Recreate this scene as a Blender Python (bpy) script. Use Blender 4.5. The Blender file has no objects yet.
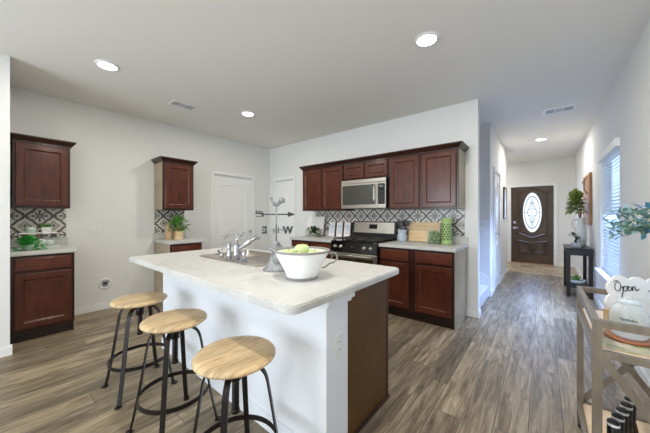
import bpy, bmesh, math, random
from mathutils import Vector, Matrix
PI = math.pi
random.seed(7)
S = bpy.context.scene
C = S.collection

# ------------------------------------------------------------------ camera, world, daylight, exposure
F_PX, YAW, EYE = 268.4, math.radians(39.12), 1.275
cam_d = bpy.data.cameras.new('camera'); cam = bpy.data.objects.new('camera', cam_d); C.objects.link(cam)
cam.location = (0, 0, EYE); cam.rotation_euler = (PI/2, 0, YAW)
cam_d.sensor_width = 36; cam_d.lens = F_PX/650*36; cam_d.shift_y = -0.5/650; cam_d.clip_start = .02
S.camera = cam
S.view_settings.view_transform = 'Standard'; S.view_settings.look = 'None'
S.view_settings.gamma = 1; S.view_settings.use_curve_mapping = False
S.view_settings.exposure = 0.33
S.cycles.use_denoising = True
S.cycles.max_bounces = 10; S.cycles.diffuse_bounces = 6; S.cycles.sample_clamp_indirect = 6
w = bpy.data.worlds.new('world'); S.world = w; w.use_nodes = True
w.node_tree.nodes['Background'].inputs[0].default_value = (.62, .78, 1, 1)
w.node_tree.nodes['Background'].inputs[1].default_value = 2.0

def area(name, loc, rot, sx, sy, power, col, shape='RECTANGLE', spread=180):
    l = bpy.data.lights.new(name, 'AREA'); l.energy = power; l.color = col; l.shape = shape
    l.size = sx
    if shape in ('RECTANGLE', 'ELLIPSE'): l.size_y = sy
    l.spread = math.radians(spread)
    o = bpy.data.objects.new(name, l); o.location = loc; o.rotation_euler = rot; C.objects.link(o)
    o.visible_camera = False
    return o
# daylight through hall window and door glass; daylight plus added fill behind the camera
area('window_daylight_fill', (-2.1, -3.85, 1.35), (PI/2+.24, 0, -.3), 2.6, 2.1, 138, (.84, .91, 1))  # unseen window light, tilted up as added ceiling fill in place of a flash
area('hall_window_daylight', (.53, 4.62, 1.32), (0, .34, 0), 1.4, 1.1, 46, (.34, .52, 1), spread=115)
area('added_floor_fill', (.53, 2.16, 1.32), (0, .4, 0), 1.4, 1.1, 4, (.36, .54, 1), spread=115)  # blue fill added for the floor, at the unseen twin window
area('door_glass_daylight', (-.24, 8.95, 1.36), (-PI/2+.5, 0, 0), .36, 1.0, 12, (.36, .54, 1))
CEIL = 2.74

# ------------------------------------------------------------------ mesh helpers
def NB(): return bmesh.new()
def box(bm, x0, x1, y0, y1, z0, z1, bev=0, mi=0):
    x0, x1 = min(x0, x1), max(x0, x1); y0, y1 = min(y0, y1), max(y0, y1); z0, z1 = min(z0, z1), max(z0, z1)
    v = [bm.verts.new(p) for p in ((x0,y0,z0),(x1,y0,z0),(x1,y1,z0),(x0,y1,z0),(x0,y0,z1),(x1,y0,z1),(x1,y1,z1),(x0,y1,z1))]
    fs = [bm.faces.new([v[i] for i in q]) for q in ((3,2,1,0),(4,5,6,7),(0,1,5,4),(1,2,6,5),(2,3,7,6),(3,0,4,7))]
    for f in fs: f.material_index = mi
    if bev:
        es = list({e for f in fs for e in f.edges})
        bmesh.ops.bevel(bm, geom=es, offset=bev, segments=2, affect='EDGES', profile=.5)
def rings(bm, rs, cap0=True, cap1=True, close=True, smooth=False):
    vs = [[bm.verts.new(p) for p in r] for r in rs]
    n = len(vs[0]); out = []
    for a, b in zip(vs[:-1], vs[1:]):
        for i in range(n if close else n-1):
            j = (i+1) % n
            f = bm.faces.new((a[i], a[j], b[j], b[i])); f.smooth = smooth; out.append(f)
    if cap0: out.append(bm.faces.new(vs[0][::-1]))
    if cap1: out.append(bm.faces.new(vs[-1]))
    return out
def lathe(bm, prof, cx=0, cy=0, cz=0, n=32, cap0=True, cap1=True, smooth=True, sx=1, sy=1):
    rings(bm, [[(cx+sx*r*math.cos(2*PI*i/n), cy+sy*r*math.sin(2*PI*i/n), cz+z) for i in range(n)] for r, z in prof], cap0, cap1, True, smooth)
def frames(pts, closed=False):
    pts = [Vector(p) for p in pts]; n = len(pts); T = []
    for i in range(n):
        if closed: t = pts[(i+1) % n]-pts[i-1]
        else: t = pts[min(i+1, n-1)]-pts[max(i-1, 0)]
        T.append(t.normalized())
    up = Vector((0,0,1)) if abs(T[0].z) < .9 else Vector((1,0,0))
    u = (up-T[0]*up.dot(T[0])).normalized(); out = []
    for i in range(n):
        u = (u-T[i]*u.dot(T[i]))
        if u.length < 1e-5: u = T[i].orthogonal()
        u.normalize(); out.append((pts[i], T[i], u, T[i].cross(u)))
    return out
def tube(bm, pts, r, n=8, closed=False, smooth=True):
    fr = frames(pts, closed); rr = r if isinstance(r, (list, tuple)) else [r]*len(fr)
    rs = [[p+u*(q*math.cos(2*PI*k/n))+v*(q*math.sin(2*PI*k/n)) for k in range(n)] for (p, t, u, v), q in zip(fr, rr)]
    if closed: rs.append(rs[0]); 
    rings(bm, rs, not closed, not closed, True, smooth)
    if closed: bmesh.ops.remove_doubles(bm, verts=bm.verts, dist=1e-6)
def strap(bm, pts, side, wd, th):
    """flat bar along pts; side = direction of its width"""
    side = Vector(side).normalized(); rs = []
    P = [Vector(p) for p in pts]; n = len(P)
    for i in range(n):
        t = (P[min(i+1, n-1)]-P[max(i-1, 0)]).normalized(); nn = t.cross(side).normalized()
        rs.append([P[i]+side*(wd/2)+nn*(th/2), P[i]-side*(wd/2)+nn*(th/2), P[i]-side*(wd/2)-nn*(th/2), P[i]+side*(wd/2)-nn*(th/2)])
    rings(bm, rs)
def bar(bm, a, b, wd, th, side):
    strap(bm, [a, b], side, wd, th)
def sphere(bm, c, r, sx=1, sy=1, sz=1, seg=16):
    m = Matrix.Translation(c) @ Matrix.Diagonal((r*sx, r*sy, r*sz, 1))
    g = bmesh.ops.create_uvsphere(bm, u_segments=seg, v_segments=max(6, seg*2//3), radius=1, matrix=m)
    for v in g['verts']:
        for f in v.link_faces: f.smooth = True
def bez(p, n=12):
    """smooth curve through points (catmull-rom)"""
    P = [Vector(q) for q in p]; P = [P[0]*2-P[1]]+P+[P[-1]*2-P[-2]]; out = []
    for i in range(1, len(P)-2):
        for k in range(n):
            t = k/n; a, b, c, d = P[i-1], P[i], P[i+1], P[i+2]
            out.append(.5*((2*b)+(c-a)*t+(2*a-5*b+4*c-d)*t*t+(3*b-a-3*c+d)*t**3))
    out.append(P[-2]); return out
def mk(name, bm, mats, parent=None, loc=(0,0,0), rotz=0):
    bmesh.ops.recalc_face_normals(bm, faces=bm.faces)
    me = bpy.data.meshes.new(name); bm.to_mesh(me); bm.free()
    for m in (mats if isinstance(mats, (list, tuple)) else [mats]): me.materials.append(m)
    o = bpy.data.objects.new(name, me); C.objects.link(o); o.location = loc; o.rotation_euler = (0, 0, rotz)
    if parent: o.parent = parent
    return o
def part(name, bm, mat, parent, label=None):
    o = mk(name, bm, mat, parent)
    if label: o['label'] = label
    return o
def tag(o, label, cat, group=None):
    o['label'] = label; o['category'] = cat
    if group: o['group'] = group
    return o
def thing(name, label, cat, loc=(0,0,0), rotz=0, group=None):
    o = bpy.data.objects.new(name, None); C.objects.link(o); o.empty_display_size = .1
    o.location = loc; o.rotation_euler = (0, 0, rotz); return tag(o, label, cat, group)
def single(name, bm, mat, label, cat, loc=(0,0,0), rotz=0, group=None):
    return tag(mk(name, bm, mat, None, loc, rotz), label, cat, group)
def struct(name, bm, mat, parent=None, loc=(0,0,0), rotz=0):
    o = mk(name, bm, mat, parent, loc, rotz)
    if not parent: o['kind'] = 'structure'
    return o
def sroot(name, loc=(0,0,0), rotz=0):
    o = bpy.data.objects.new(name, None); C.objects.link(o); o.location = loc; o.rotation_euler = (0,0,rotz); o['kind'] = 'structure'; return o
def dup(root, loc, rotz=None, label=None, group=None):
    def cp(o, par):
        c = o.copy(); C.objects.link(c)
        if par: c.parent = par
        for ch in list(o.children): cp(ch, c)
        return c
    r = cp(root, None); r.location = loc
    if rotz is not None: r.rotation_euler = (0, 0, rotz)
    if label: r['label'] = label
    if group: r['group'] = group
    return r

# ------------------------------------------------------------------ materials
class NT:
    def __init__(s, name):
        s.m = bpy.data.materials.new(name); s.m.use_nodes = True; s.t = s.m.node_tree; s.n = s.t.nodes
        s.b = s.n['Principled BSDF']
    def lk(s, a, b): s.t.links.new(a, b)
    def setin(s, sock, v):
        if isinstance(v, bpy.types.NodeSocket): s.lk(v, sock)
        else: sock.default_value = v
    def M(s, op, a, b=0.0, c=0.0):
        n = s.n.new('ShaderNodeMath'); n.operation = op
        s.setin(n.inputs[0], a); s.setin(n.inputs[1], b); s.setin(n.inputs[2], c); return n.outputs[0]
    def co(s, kind='Object'):
        return s.n.new('ShaderNodeTexCoord').outputs[kind]
    def xyz(s, v):
        n = s.n.new('ShaderNodeSeparateXYZ'); s.lk(v, n.inputs[0]); return n.outputs
    def comb(s, x, y, z):
        n = s.n.new('ShaderNodeCombineXYZ')
        for i, q in enumerate((x, y, z)): s.setin(n.inputs[i], q)
        return n.outputs[0]
    def noise(s, vec, scale, detail=4, rough=.6, dist=0):
        n = s.n.new('ShaderNodeTexNoise'); s.lk(vec, n.inputs['Vector']); n.inputs['Scale'].default_value = scale
        n.inputs['Detail'].default_value = detail; n.inputs['Roughness'].default_value = rough; n.inputs['Distortion'].default_value = dist
        return n.outputs['Fac']
    def scale(s, v, sc):
        n = s.n.new('ShaderNodeVectorMath'); n.operation = 'MULTIPLY'; s.lk(v, n.inputs[0]); n.inputs[1].default_value = sc; return n.outputs[0]
    def mix(s, f, a, b, mode='MIX'):
        n = s.n.new('ShaderNodeMix'); n.data_type = 'RGBA'; n.blend_type = mode
        s.setin(n.inputs[0], f); s.setin(n.inputs[6], a if not isinstance(a, tuple) else (*a, 1)[:4]); s.setin(n.inputs[7], b if not isinstance(b, tuple) else (*b, 1)[:4]); return n.outputs[2]
    def ramp(s, f, stops):
        n = s.n.new('ShaderNodeValToRGB'); s.lk(f, n.inputs[0]); e = n.color_ramp.elements
        while len(e) < len(stops): e.new(.5)
        for q, (p, c) in zip(e, stops): q.position = p; q.color = (*c, 1)
        return n.outputs[0]
    def rng(s, f, a, b, c, d):
        n = s.n.new('ShaderNodeMapRange'); s.setin(n.inputs[0], f)
        for i, q in enumerate((a, b, c, d)): n.inputs[i+1].default_value = q
        return n.outputs[0]
    def bump(s, h, st, dist=.01):
        n = s.n.new('ShaderNodeBump'); n.inputs['Strength'].default_value = st; n.inputs['Distance'].default_value = dist
        s.lk(h, n.inputs['Height']); s.lk(n.outputs[0], s.b.inputs['Normal'])
    def P(s, **k):
        for a, v in k.items():
            i = s.b.inputs[{'col':'Base Color','rough':'Roughness','metal':'Metallic','trans':'Transmission Weight','ior':'IOR','coat':'Coat Weight','spec':'Specular IOR Level','emc':'Emission Color','ems':'Emission Strength','alpha':'Alpha','sheen':'Sheen Weight','sss':'Subsurface Weight','crough':'Coat Roughness'}[a]]
            if isinstance(v, tuple) and len(v) == 3: v = (*v, 1)
            s.setin(i, v)
        return s.m
def srgb(r, g, b):
    f = lambda c: (c/255/12.92) if c/255 <= .04045 else ((c/255+.055)/1.055)**2.4
    return (f(r), f(g), f(b))
def flat(name, col, rough=.5, vary=.06, sc=8, **k):
    t = NT(name); v = t.co()
    n = t.noise(v, sc, 3)
    t.P(col=t.mix(n, tuple(c*(1-vary) for c in col), tuple(min(1, c*(1+vary)) for c in col)), rough=rough, **k); return t.m

def wallmat(name, col):
    t = NT(name); v = t.co(); n = t.noise(v, 140, 2)
    t.P(col=t.mix(t.noise(v, 1.2, 2), tuple(c*.985 for c in col), col), rough=.85, spec=.2); t.bump(n, .06, .002); return t.m
M = {}
M['wall'] = wallmat('wall_paint', srgb(225, 225, 222))
M['ceil'] = wallmat('ceiling_paint', srgb(234, 232, 227))
M['white'] = flat('white_trim_paint', srgb(232, 232, 230), .4, .01)
M['island_white'] = flat('island_paint', srgb(226, 228, 232), .5, .01)
def floor_mat():
    t = NT('plank_floor'); X, Y, Z = t.xyz(t.co())
    W, L = .165, 1.22
    u = t.M('DIVIDE', t.M('ADD', X, .40), W); i = t.M('FLOOR', u); fu = t.M('FRACT', u)
    wn = t.n.new('ShaderNodeTexWhiteNoise'); wn.noise_dimensions = '1D'; t.lk(i, wn.inputs['W'])
    vv = t.M('ADD', t.M('DIVIDE', Y, L), t.M('MULTIPLY', wn.outputs['Value'], 3.0)); j = t.M('FLOOR', vv); fv = t.M('FRACT', vv)
    wn2 = t.n.new('ShaderNodeTexWhiteNoise'); wn2.noise_dimensions = '2D'; t.lk(t.comb(i, j, 0), wn2.inputs['Vector'])
    r = wn2.outputs['Value']
    off = t.M('MULTIPLY', r, 37.0)
    g1 = t.noise(t.comb(t.M('ADD', t.M('MULTIPLY', X, 15.0), off), t.M('MULTIPLY', Y, 1.4), off), 1.6, 7, .68, .9)
    g2 = t.noise(t.comb(t.M('ADD', t.M('MULTIPLY', X, 60.0), off), t.M('MULTIPLY', Y, 2.5), off), 1.5, 4, .7, .4)
    c1 = t.ramp(g1, [(.30, srgb(84, 72, 56)), (.45, srgb(126, 112, 90)), (.55, srgb(154, 139, 114)), (.70, srgb(184, 171, 148))])
    c2 = t.mix(t.rng(g2, .42, .60, 0, .75), c1, t.mix(.5, c1, srgb(96, 84, 66)))
    c3 = t.mix(1.0, c2, t.mix(r, (.58, .58, .59), (1.12, 1.10, 1.06)), 'MULTIPLY')
    eu = t.M('MULTIPLY', t.M('MINIMUM', fu, t.M('SUBTRACT', 1.0, fu)), W)
    ev = t.M('MULTIPLY', t.M('MINIMUM', fv, t.M('SUBTRACT', 1.0, fv)), L)
    e = t.M('MINIMUM', eu, ev)
    seam = t.rng(e, .0008, .0028, 1, 0)
    hl = t.M('MULTIPLY', t.M('LESS_THAN', t.M('ABSOLUTE', t.M('SUBTRACT', fu, .035)), .016), .2)  # highlight painted along one bevelled long edge of each plank
    c3 = t.mix(hl, c3, srgb(196, 186, 168))
    t.P(col=t.mix(t.M('MULTIPLY', seam, .85), c3, srgb(58, 46, 34)), rough=t.rng(g1, .3, .7, .46, .34), spec=.4)
    t.bump(t.M('SUBTRACT', t.M('MULTIPLY', g2, .3), seam), .25, .003)
    return t.m
M['floor'] = floor_mat()
def tile_floor():
    t = NT('entry_tile'); v = t.co()
    b = t.n.new('ShaderNodeTexBrick'); t.lk(v, b.inputs['Vector']); b.offset = 0.5
    b.inputs['Color1'].default_value = (*srgb(204, 186, 152), 1); b.inputs['Color2'].default_value = (*srgb(142, 116, 82), 1)
    b.inputs['Mortar'].default_value = (*srgb(206, 196, 176), 1); b.inputs['Scale'].default_value = 1
    b.inputs['Brick Width'].default_value = .32; b.inputs['Row Height'].default_value = .32; b.inputs['Mortar Size'].default_value = .010
    t.P(col=t.mix(t.rng(t.noise(v, 6, 6, .7), .4, .65, 0, .8), b.outputs['Color'], srgb(122, 98, 68)), rough=.35); return t.m
M['tile_floor'] = tile_floor()
def cabwood(name, a, b, rough=.32, vert=True):
    t = NT(name); v = t.co()
    g = t.noise(t.scale(v, (14, 14, 1.6) if vert else (1.6, 14, 14)), 2.2, 5, .6, 1.0)
    g2 = t.noise(v, 3.0, 3)
    c = t.mix(t.rng(g, .3, .7, 0, 1), a, b)
    t.P(col=t.mix(t.rng(g2, .35, .7, 0, .55), c, tuple(q*1.45 for q in b)), rough=rough, spec=.3, coat=.22, crough=.15); return t.m
M['cherry'] = cabwood('cherry_wood', srgb(48, 21, 12), srgb(86, 42, 26))
M['cherry_h'] = cabwood('cherry_wood_drawer', srgb(50, 21, 12), srgb(90, 43, 27), vert=False)
M['cherry_dark'] = cabwood('dark_cherry_frame', srgb(38, 18, 13), srgb(52, 25, 18))
M['toe'] = flat('dark_toe_board', srgb(38, 24, 20), .5)
M['maple'] = cabwood('maple_side', srgb(150, 136, 112), srgb(166, 152, 128), .4)
M['panel_brown'] = cabwood('brown_end_panel', srgb(78, 50, 16), srgb(88, 60, 24), .6)
def counter():
    t = NT('pale_stone_counter'); v = t.co(); n = t.noise(v, 7, 6, .65, .8); n2 = t.noise(v, 70, 3)
    c = t.ramp(n, [(.3, srgb(184, 182, 176)), (.5, srgb(196, 195, 191)), (.75, srgb(205, 204, 201))])
    t.P(col=t.mix(t.rng(n2, .58, .75, 0, .35), c, srgb(180, 173, 164)), rough=.42, spec=.35); return t.m
M['counter'] = counter()
def backsplash():
    t = NT('patterned_backsplash_tile'); U, Y, Z = t.xyz(t.co())
    P = .235
    m = t.M
    u = m('SUBTRACT', m('FRACT', m('ADD', m('DIVIDE', U, P), .5)), .5)
    v = m('SUBTRACT', m('FRACT', m('ADD', m('DIVIDE', Z, P), .5)), .5)
    r = m('SQRT', m('ADD', m('MULTIPLY', u, u), m('MULTIPLY', v, v)))
    th = m('ARCTAN2', v, u); c4 = m('COSINE', m('MULTIPLY', th, 4.0)); c8 = m('COSINE', m('MULTIPLY', th, 8.0))
    def band(x, c, w): return m('LESS_THAN', m('ABSOLUTE', m('SUBTRACT', x, c)), w)
    # ogee outline (double), flower, corner scrolls
    rq = m('SUBTRACT', r, m('MULTIPLY', c4, .055))
    o1 = band(rq, .405, .042); o2 = band(rq, .335, .012)
    fl = m('LESS_THAN', r, m('ADD', .16, m('MULTIPLY', c8, .095)))
    hole = m('LESS_THAN', r, .035)
    tip = m('LESS_THAN', m('ABSOLUTE', m('SUBTRACT', r, .25)), m('MULTIPLY', m('GREATER_THAN', c4, .72), .035))
    cu = m('SUBTRACT', .5, m('ABSOLUTE', u)); cv = m('SUBTRACT', .5, m('ABSOLUTE', v))
    rc = m('SQRT', m('ADD', m('MULTIPLY', cu, cu), m('MULTIPLY', cv, cv)))
    tc = m('ARCTAN2', cv, cu); k4 = m('COSINE', m('MULTIPLY', tc, 4.0))
    k1 = m('LESS_THAN', rc, m('ADD', .075, m('MULTIPLY', k4, .05))); k2 = band(m('SUBTRACT', rc, m('MULTIPLY', k4, .035)), .165, .02)
    blk = m('MAXIMUM', m('MAXIMUM', o1, o2), m('MAXIMUM', m('MULTIPLY', fl, m('SUBTRACT', 1.0, hole)), m('MAXIMUM', tip, m('MAXIMUM', k1, k2))))
    T = .2035
    g = m('MAXIMUM', band(u, .498, .003), band(v, .498, .003))
    n = t.noise(t.co(), 40, 3)
    col = t.mix(m('MULTIPLY', blk, t.rng(n, .3, .7, .9, 1)), srgb(224, 218, 208), srgb(34, 29, 32))
    t.P(col=t.mix(m('MULTIPLY', g, .4), col, srgb(196, 188, 174)), rough=.3); return t.m
M['splash'] = backsplash()
M['steel'] = flat('brushed_steel', srgb(196, 190, 180), .3, .04, 20, metal=1.0)
M['sink'] = flat('sink_steel', srgb(196, 188, 178), .28, .05, 10, metal=1.0)
M['chrome'] = flat('chrome', srgb(196, 198, 204), .12, .03, 10, metal=1.0)
M['black_gloss'] = flat('black_glass', srgb(16, 14, 13), .08, .05)
M['oven_glass'] = flat('brown_oven_glass', srgb(52, 40, 22), .1, .1, spec=.7)
M['micro_glass'] = flat('microwave_window_glass', srgb(74, 74, 68), .12, .1, spec=.7)
M['black'] = flat('black_enamel', srgb(24, 22, 22), .35)
M['iron'] = flat('cast_iron', srgb(52, 48, 44), .55, .15, 30)
M['stool_iron'] = flat('bronze_black_iron', srgb(34, 28, 26), .42, .2, 30, metal=.55)
def seatwood():
    t = NT('mango_wood_seat'); X, Y, Z = t.xyz(t.co())
    u = t.M('DIVIDE', t.M('ADD', X, .03), .088); i = t.M('FLOOR', u); f = t.M('FRACT', u)
    wn = t.n.new('ShaderNodeTexWhiteNoise'); wn.noise_dimensions = '1D'; t.lk(i, wn.inputs['W'])
    o = t.M('MULTIPLY', wn.outputs['Value'], 9.0)
    g = t.noise(t.comb(t.M('ADD', t.M('MULTIPLY', X, 30.0), o), t.M('MULTIPLY', Y, 4.0), o), 1.5, 5, .65, 1.2)
    c = t.ramp(g, [(.28, srgb(158, 126, 86)), (.5, srgb(206, 180, 138)), (.72, srgb(228, 206, 170))])
    c = t.mix(1.0, c, t.mix(wn.outputs['Value'], (.74, .72, .70), (1.10, 1.08, 1.05)), 'MULTIPLY')
    e = t.M('MINIMUM', f, t.M('SUBTRACT', 1.0, f))
    t.P(col=t.mix(t.rng(e, .0, .03, .55, 0), c, srgb(96, 62, 34)), rough=.42); t.bump(g, .15, .002); return t.m
M['seat'] = seatwood()
M['enamel'] = flat('white_enamel', srgb(238, 238, 236), .25, .02)
M['grey_rim'] = flat('worn_grey_enamel_rim', srgb(140, 138, 134), .4, .15, 30)
def galv(name, a, b):
    t = NT(name); v = t.co(); t.P(col=t.mix(t.rng(t.noise(v, 26, 5, .7), .35, .65, 0, 1), a, b), rough=.6, metal=.25); return t.m
M['zinc'] = galv('weathered_zinc', srgb(92, 94, 96), srgb(170, 172, 172))
M['apple'] = flat('green_apple_skin', srgb(196, 212, 150), .35, .12, 14)
M['lime'] = flat('green_fruit_skin', srgb(104, 134, 62), .45, .5, 30)
M['leaf'] = flat('fresh_green_leaf', srgb(96, 148, 62), .45, .4, 25)
M['leaf_bright'] = flat('bright_green_leaf', srgb(66, 168, 74), .4, .35, 22)
M['leaf_dark'] = flat('dark_green_leaf', srgb(62, 88, 44), .5, .4, 25)
M['leaf_olive'] = flat('olive_green_leaf', srgb(120, 138, 62), .5, .4, 22)
M['euca'] = flat('dusty_blue_green_leaf', srgb(112, 142, 136), .5, .3, 30)
M['euca_blue'] = flat('blue_green_leaf', srgb(64, 116, 138), .5, .3, 30)
M['stem'] = flat('brown_stem', srgb(150, 106, 56), .6, .2)
M['pot_white'] = flat('white_ceramic', srgb(222, 226, 222), .3, .03)
M['pot_sage'] = flat('pale_sage_ceramic', srgb(186, 200, 192), .3, .04)
M['tan_wood'] = cabwood('tan_wood', srgb(160, 130, 98), srgb(190, 162, 128), .5)
M['board_wood'] = cabwood('pale_board_wood', srgb(206, 172, 128), srgb(228, 200, 158), .5, vert=False)
M['crock'] = flat('blue_white_ceramic', srgb(176, 186, 200), .3, .28, 38)
M['utensil'] = flat('dark_utensil', srgb(66, 66, 70), .5, .2)
M['green_glaze'] = flat('lime_green_glaze', srgb(150, 176, 112), .28, .12, 18)
M['canvas'] = flat('white_board_paint', srgb(236, 232, 230), .5, .02)
M['sign_cream'] = flat('cream_sign_paint', srgb(226, 219, 206), .6, .02)
M['print'] = flat('pale_blue_print', srgb(206, 210, 218), .5, .14, 60)
M['frame_dark'] = flat('dark_picture_frame', srgb(70, 62, 54), .5)
M['espresso'] = flat('espresso_wood', srgb(22, 17, 16), .35, .15)
M['rustic'] = cabwood('rustic_plank', srgb(122, 84, 52), srgb(166, 124, 84), .6)
M['cart'] = cabwood('grey_washed_metal', srgb(88, 80, 68), srgb(116, 106, 92), .34)
M['cart_shelf'] = cabwood('light_shelf_wood', srgb(206, 176, 142), srgb(226, 202, 170), .35, vert=False)
M['door_brown'] = cabwood('brown_door_paint', srgb(66, 53, 41), srgb(76, 61, 48), .36)
M['copper'] = flat('copper_wood', srgb(150, 92, 54), .4, .2, 40)
M['amber'] = flat('dark_amber_bottle', srgb(58, 36, 14), .12, .2)
M['foil'] = flat('black_foil', srgb(14, 13, 14), .3)
M['band'] = flat('silver_band', srgb(200, 200, 200), .3)
M['sign_ink'] = flat('dark_ink', srgb(44, 42, 44), .6)
M['vane_ink'] = flat('dark_grey_metal', srgb(54, 55, 58), .5, .2, 30)
M['carpet'] = flat('grey_carpet', srgb(188, 186, 186), .95, .12, 120)
M['slat'] = flat('white_blind_slat', srgb(226, 232, 240), .5, .02)
_t = M['slat'].node_tree; _tr = _t.nodes.new('ShaderNodeBsdfTranslucent'); _tr.inputs[0].default_value = (.85, .9, .95, 1); _mx = _t.nodes.new('ShaderNodeMixShader'); _mx.inputs[0].default_value = .35
_t.links.new(_t.nodes['Principled BSDF'].outputs[0], _mx.inputs[1]); _t.links.new(_tr.outputs[0], _mx.inputs[2]); _t.links.new(_mx.outputs[0], _t.nodes['Material Output'].inputs[0])
M['zinc_l'] = flat('light_grey_metal', srgb(196, 198, 202), .5)
M['dark_slot'] = flat('dark_slot', srgb(70, 70, 70), .6)
M['duct'] = flat('dark_duct', srgb(58, 58, 58), .7)
def clothmat():
    t = NT('leaf_print_cloth'); v = t.co(); n = t.noise(v, 16, 4, .6); n2 = t.noise(v, 42, 2)
    c = t.ramp(n, [(.46, srgb(238, 230, 206)), (.58, srgb(206, 212, 156)), (.7, srgb(238, 232, 216))])
    t.P(col=t.mix(t.rng(n2, .66, .70, 0, .9), c, srgb(40, 44, 40)), rough=.8); return t.m
M['cloth'] = clothmat()
def glass(name, tint=(.9, .94, .93), fac=.25, rough=.03):
    m = bpy.data.materials.new(name); m.use_nodes = True; t = m.node_tree; t.nodes.clear()
    o = t.nodes.new('ShaderNodeOutputMaterial'); mx = t.nodes.new('ShaderNodeMixShader'); a = t.nodes.new('ShaderNodeBsdfTransparent'); g = t.nodes.new('ShaderNodeBsdfPrincipled')
    lw = t.nodes.new('ShaderNodeLayerWeight'); lw.inputs[0].default_value = .35
    mp = t.nodes.new('ShaderNodeMapRange'); mp.inputs[3].default_value = fac; mp.inputs[4].default_value = min(1, fac+.5)
    t.links.new(lw.outputs['Facing'], mp.inputs[0])
    a.inputs[0].default_value = (*tint, 1); g.inputs['Base Color'].default_value = (*tint, 1); g.inputs['Roughness'].default_value = rough+.05
    t.links.new(mp.outputs[0], mx.inputs[0]); t.links.new(a.outputs[0], mx.inputs[1]); t.links.new(g.outputs[0], mx.inputs[2]); t.links.new(mx.outputs[0], o.inputs[0]); return m
M['glass'] = glass('clear_glass', (.94, .96, .95), .07)
M['glass_grey'] = glass('cloudy_jar_glass', (.84, .87, .86), .26)
def emit(name, col, st):
    t = NT(name); t.P(col=(0, 0, 0), emc=col, ems=st); return t.m
M['lens'] = emit('lamp_lens', (1, .95, .86), 14)
M['sky_pane'] = emit('daylit_pane', (.50, .70, 1), 1.15)
M['led'] = emit('display_digits', (.6, .75, .7), .2)

# ------------------------------------------------------------------ the room
XL, XR, YB, YE, YBACK = -4.67, .61, 3.81, 9.06, -4.0
XS, YS = -3.80, .087          # projecting wall at the left
HX, HY0, HY1 = -.65, 4.93, 7.45
def bx(*a, **k):
    b = NB(); box(b, *a, **k); return b
struct('floor', bx(-5.2, .9, -4.2, 7.5, -.06, 0), M['floor'])
struct('floor_entry', bx(-2.6, .9, 7.5, 9.3, -.06, 0.0), M['tile_floor'])
struct('ceiling', bx(-5.2, .9, -4.2, 9.3, CEIL, CEIL+.08), M['ceil'])
struct('wall_left', bx(XL-.12, XL, YS-.2, YB+.12, 0, CEIL), M['wall'])
struct('wall_left_projecting', bx(XL-.12, XS, YBACK, YS, 0, CEIL), M['wall'])
struct('wall_kitchen', bx(XL, -.632, YB, YB+.11, 0, CEIL), M['wall'])
b = NB(); box(b, -.77, HX, HY0, HY1, 0, CEIL); box(b, -2.3, -.77, HY0, HY0+.11, 0, CEIL)
struct('wall_hall_left', b, M['wall'])
struct('wall_stair_end', bx(-2.42, -2.3, YB+.11, HY0+.11, 0, CEIL), M['wall'])
struct('wall_entry_left', bx(-2.0, -1.88, HY1, YE, 0, CEIL), M['wall'])
struct('wall_entry_return', bx(-2.0, -.77, HY1-.11, HY1, 0, CEIL), M['wall'])
DX0, DX1, DZ = -.697, .215, 2.065
b = NB(); box(b, -2.0, DX0, YE, YE+.14, 0, CEIL); box(b, DX1, XR+.1, YE, YE+.14, 0, CEIL); box(b, DX0, DX1, YE, YE+.14, DZ, CEIL)
struct('wall_entry', b, M['wall'])
WY0, WY1, WZ0, WZ1 = 4.06, 5.22, .56, 2.05
b = NB(); DY = -2.48; box(b, XR, XR+.14, YBACK, WY0+DY, 0, CEIL); box(b, XR, XR+.14, WY1+DY, WY0, 0, CEIL); box(b, XR, XR+.14, WY0+DY, WY1+DY, 0, WZ0); box(b, XR, XR+.14, WY0+DY, WY1+DY, WZ1, CEIL); box(b, XR, XR+.14, WY1, YE+.14, 0, CEIL)
box(b, XR, XR+.14, WY0, WY1, 0, WZ0); box(b, XR, XR+.14, WY0, WY1, WZ1, CEIL)
struct('wall_right', b, M['wall'])
b = NB(); box(b, XL, -3.5, YBACK-.14, YBACK, 0, CEIL); box(b, .3, XR+.14, YBACK-.14, YBACK, 0, CEIL)
box(b, -3.5, .3, YBACK-.14, YBACK, 0, .2); box(b, -3.5, .3, YBACK-.14, YBACK, 2.45, CEIL)
struct('wall_behind', b, M['wall'])
wb = sroot('window_2', (-1.6, YBACK-.07, .2))
b = NB()
for x in (-1.9, -.63, .63, 1.9): box(b, x-.03, x+.03, -.03, .03, 0, 2.25)
for z in (.03, 2.22): box(b, -1.9, 1.9, -.03, .03, z-.03, z+.03)
part('window_frame', b, M['white'], wb)
part('pane', bx(-1.88, 1.88, -.004, .004, .05, 2.2), M['glass'], wb)

# baseboards
def baseb(name, x0, x1, y0, y1, hz=.095):
    b = NB(); box(b, x0, x1, y0, y1, 0, hz-.02)
    xi = .004
    box(b, x0+(xi if x1-x0 < .05 else 0), x1-(xi if x1-x0 < .05 else 0), y0+(xi if y1-y0 < .05 else 0), y1-(xi if y1-y0 < .05 else 0), hz-.02, hz)
    return struct(name, b, M['white'])
baseb('baseboard_left', XL, XL+.014, .60, 1.53)
baseb('baseboard_left_end', XL, XL+.014, 2.03, 2.44)
baseb('baseboard_left_projecting', XS, XS+.014, YBACK, YS+.014)
baseb('baseboard_kitchen', -.765, -.632, YB-.014, YB)
baseb('baseboard_kitchen_end', -.632, -.618, YB-.014, YB+.11)
baseb('baseboard_hall_left', HX, HX+.014, 6.17, HY1)
baseb('baseboard_hall_near', HX, HX+.014, HY0, 5.2)
baseb('baseboard_right', XR-.014, XR, YBACK, YE)
baseb('baseboard_entry', -1.88, DX0-.075, YE-.014, YE)
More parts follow.
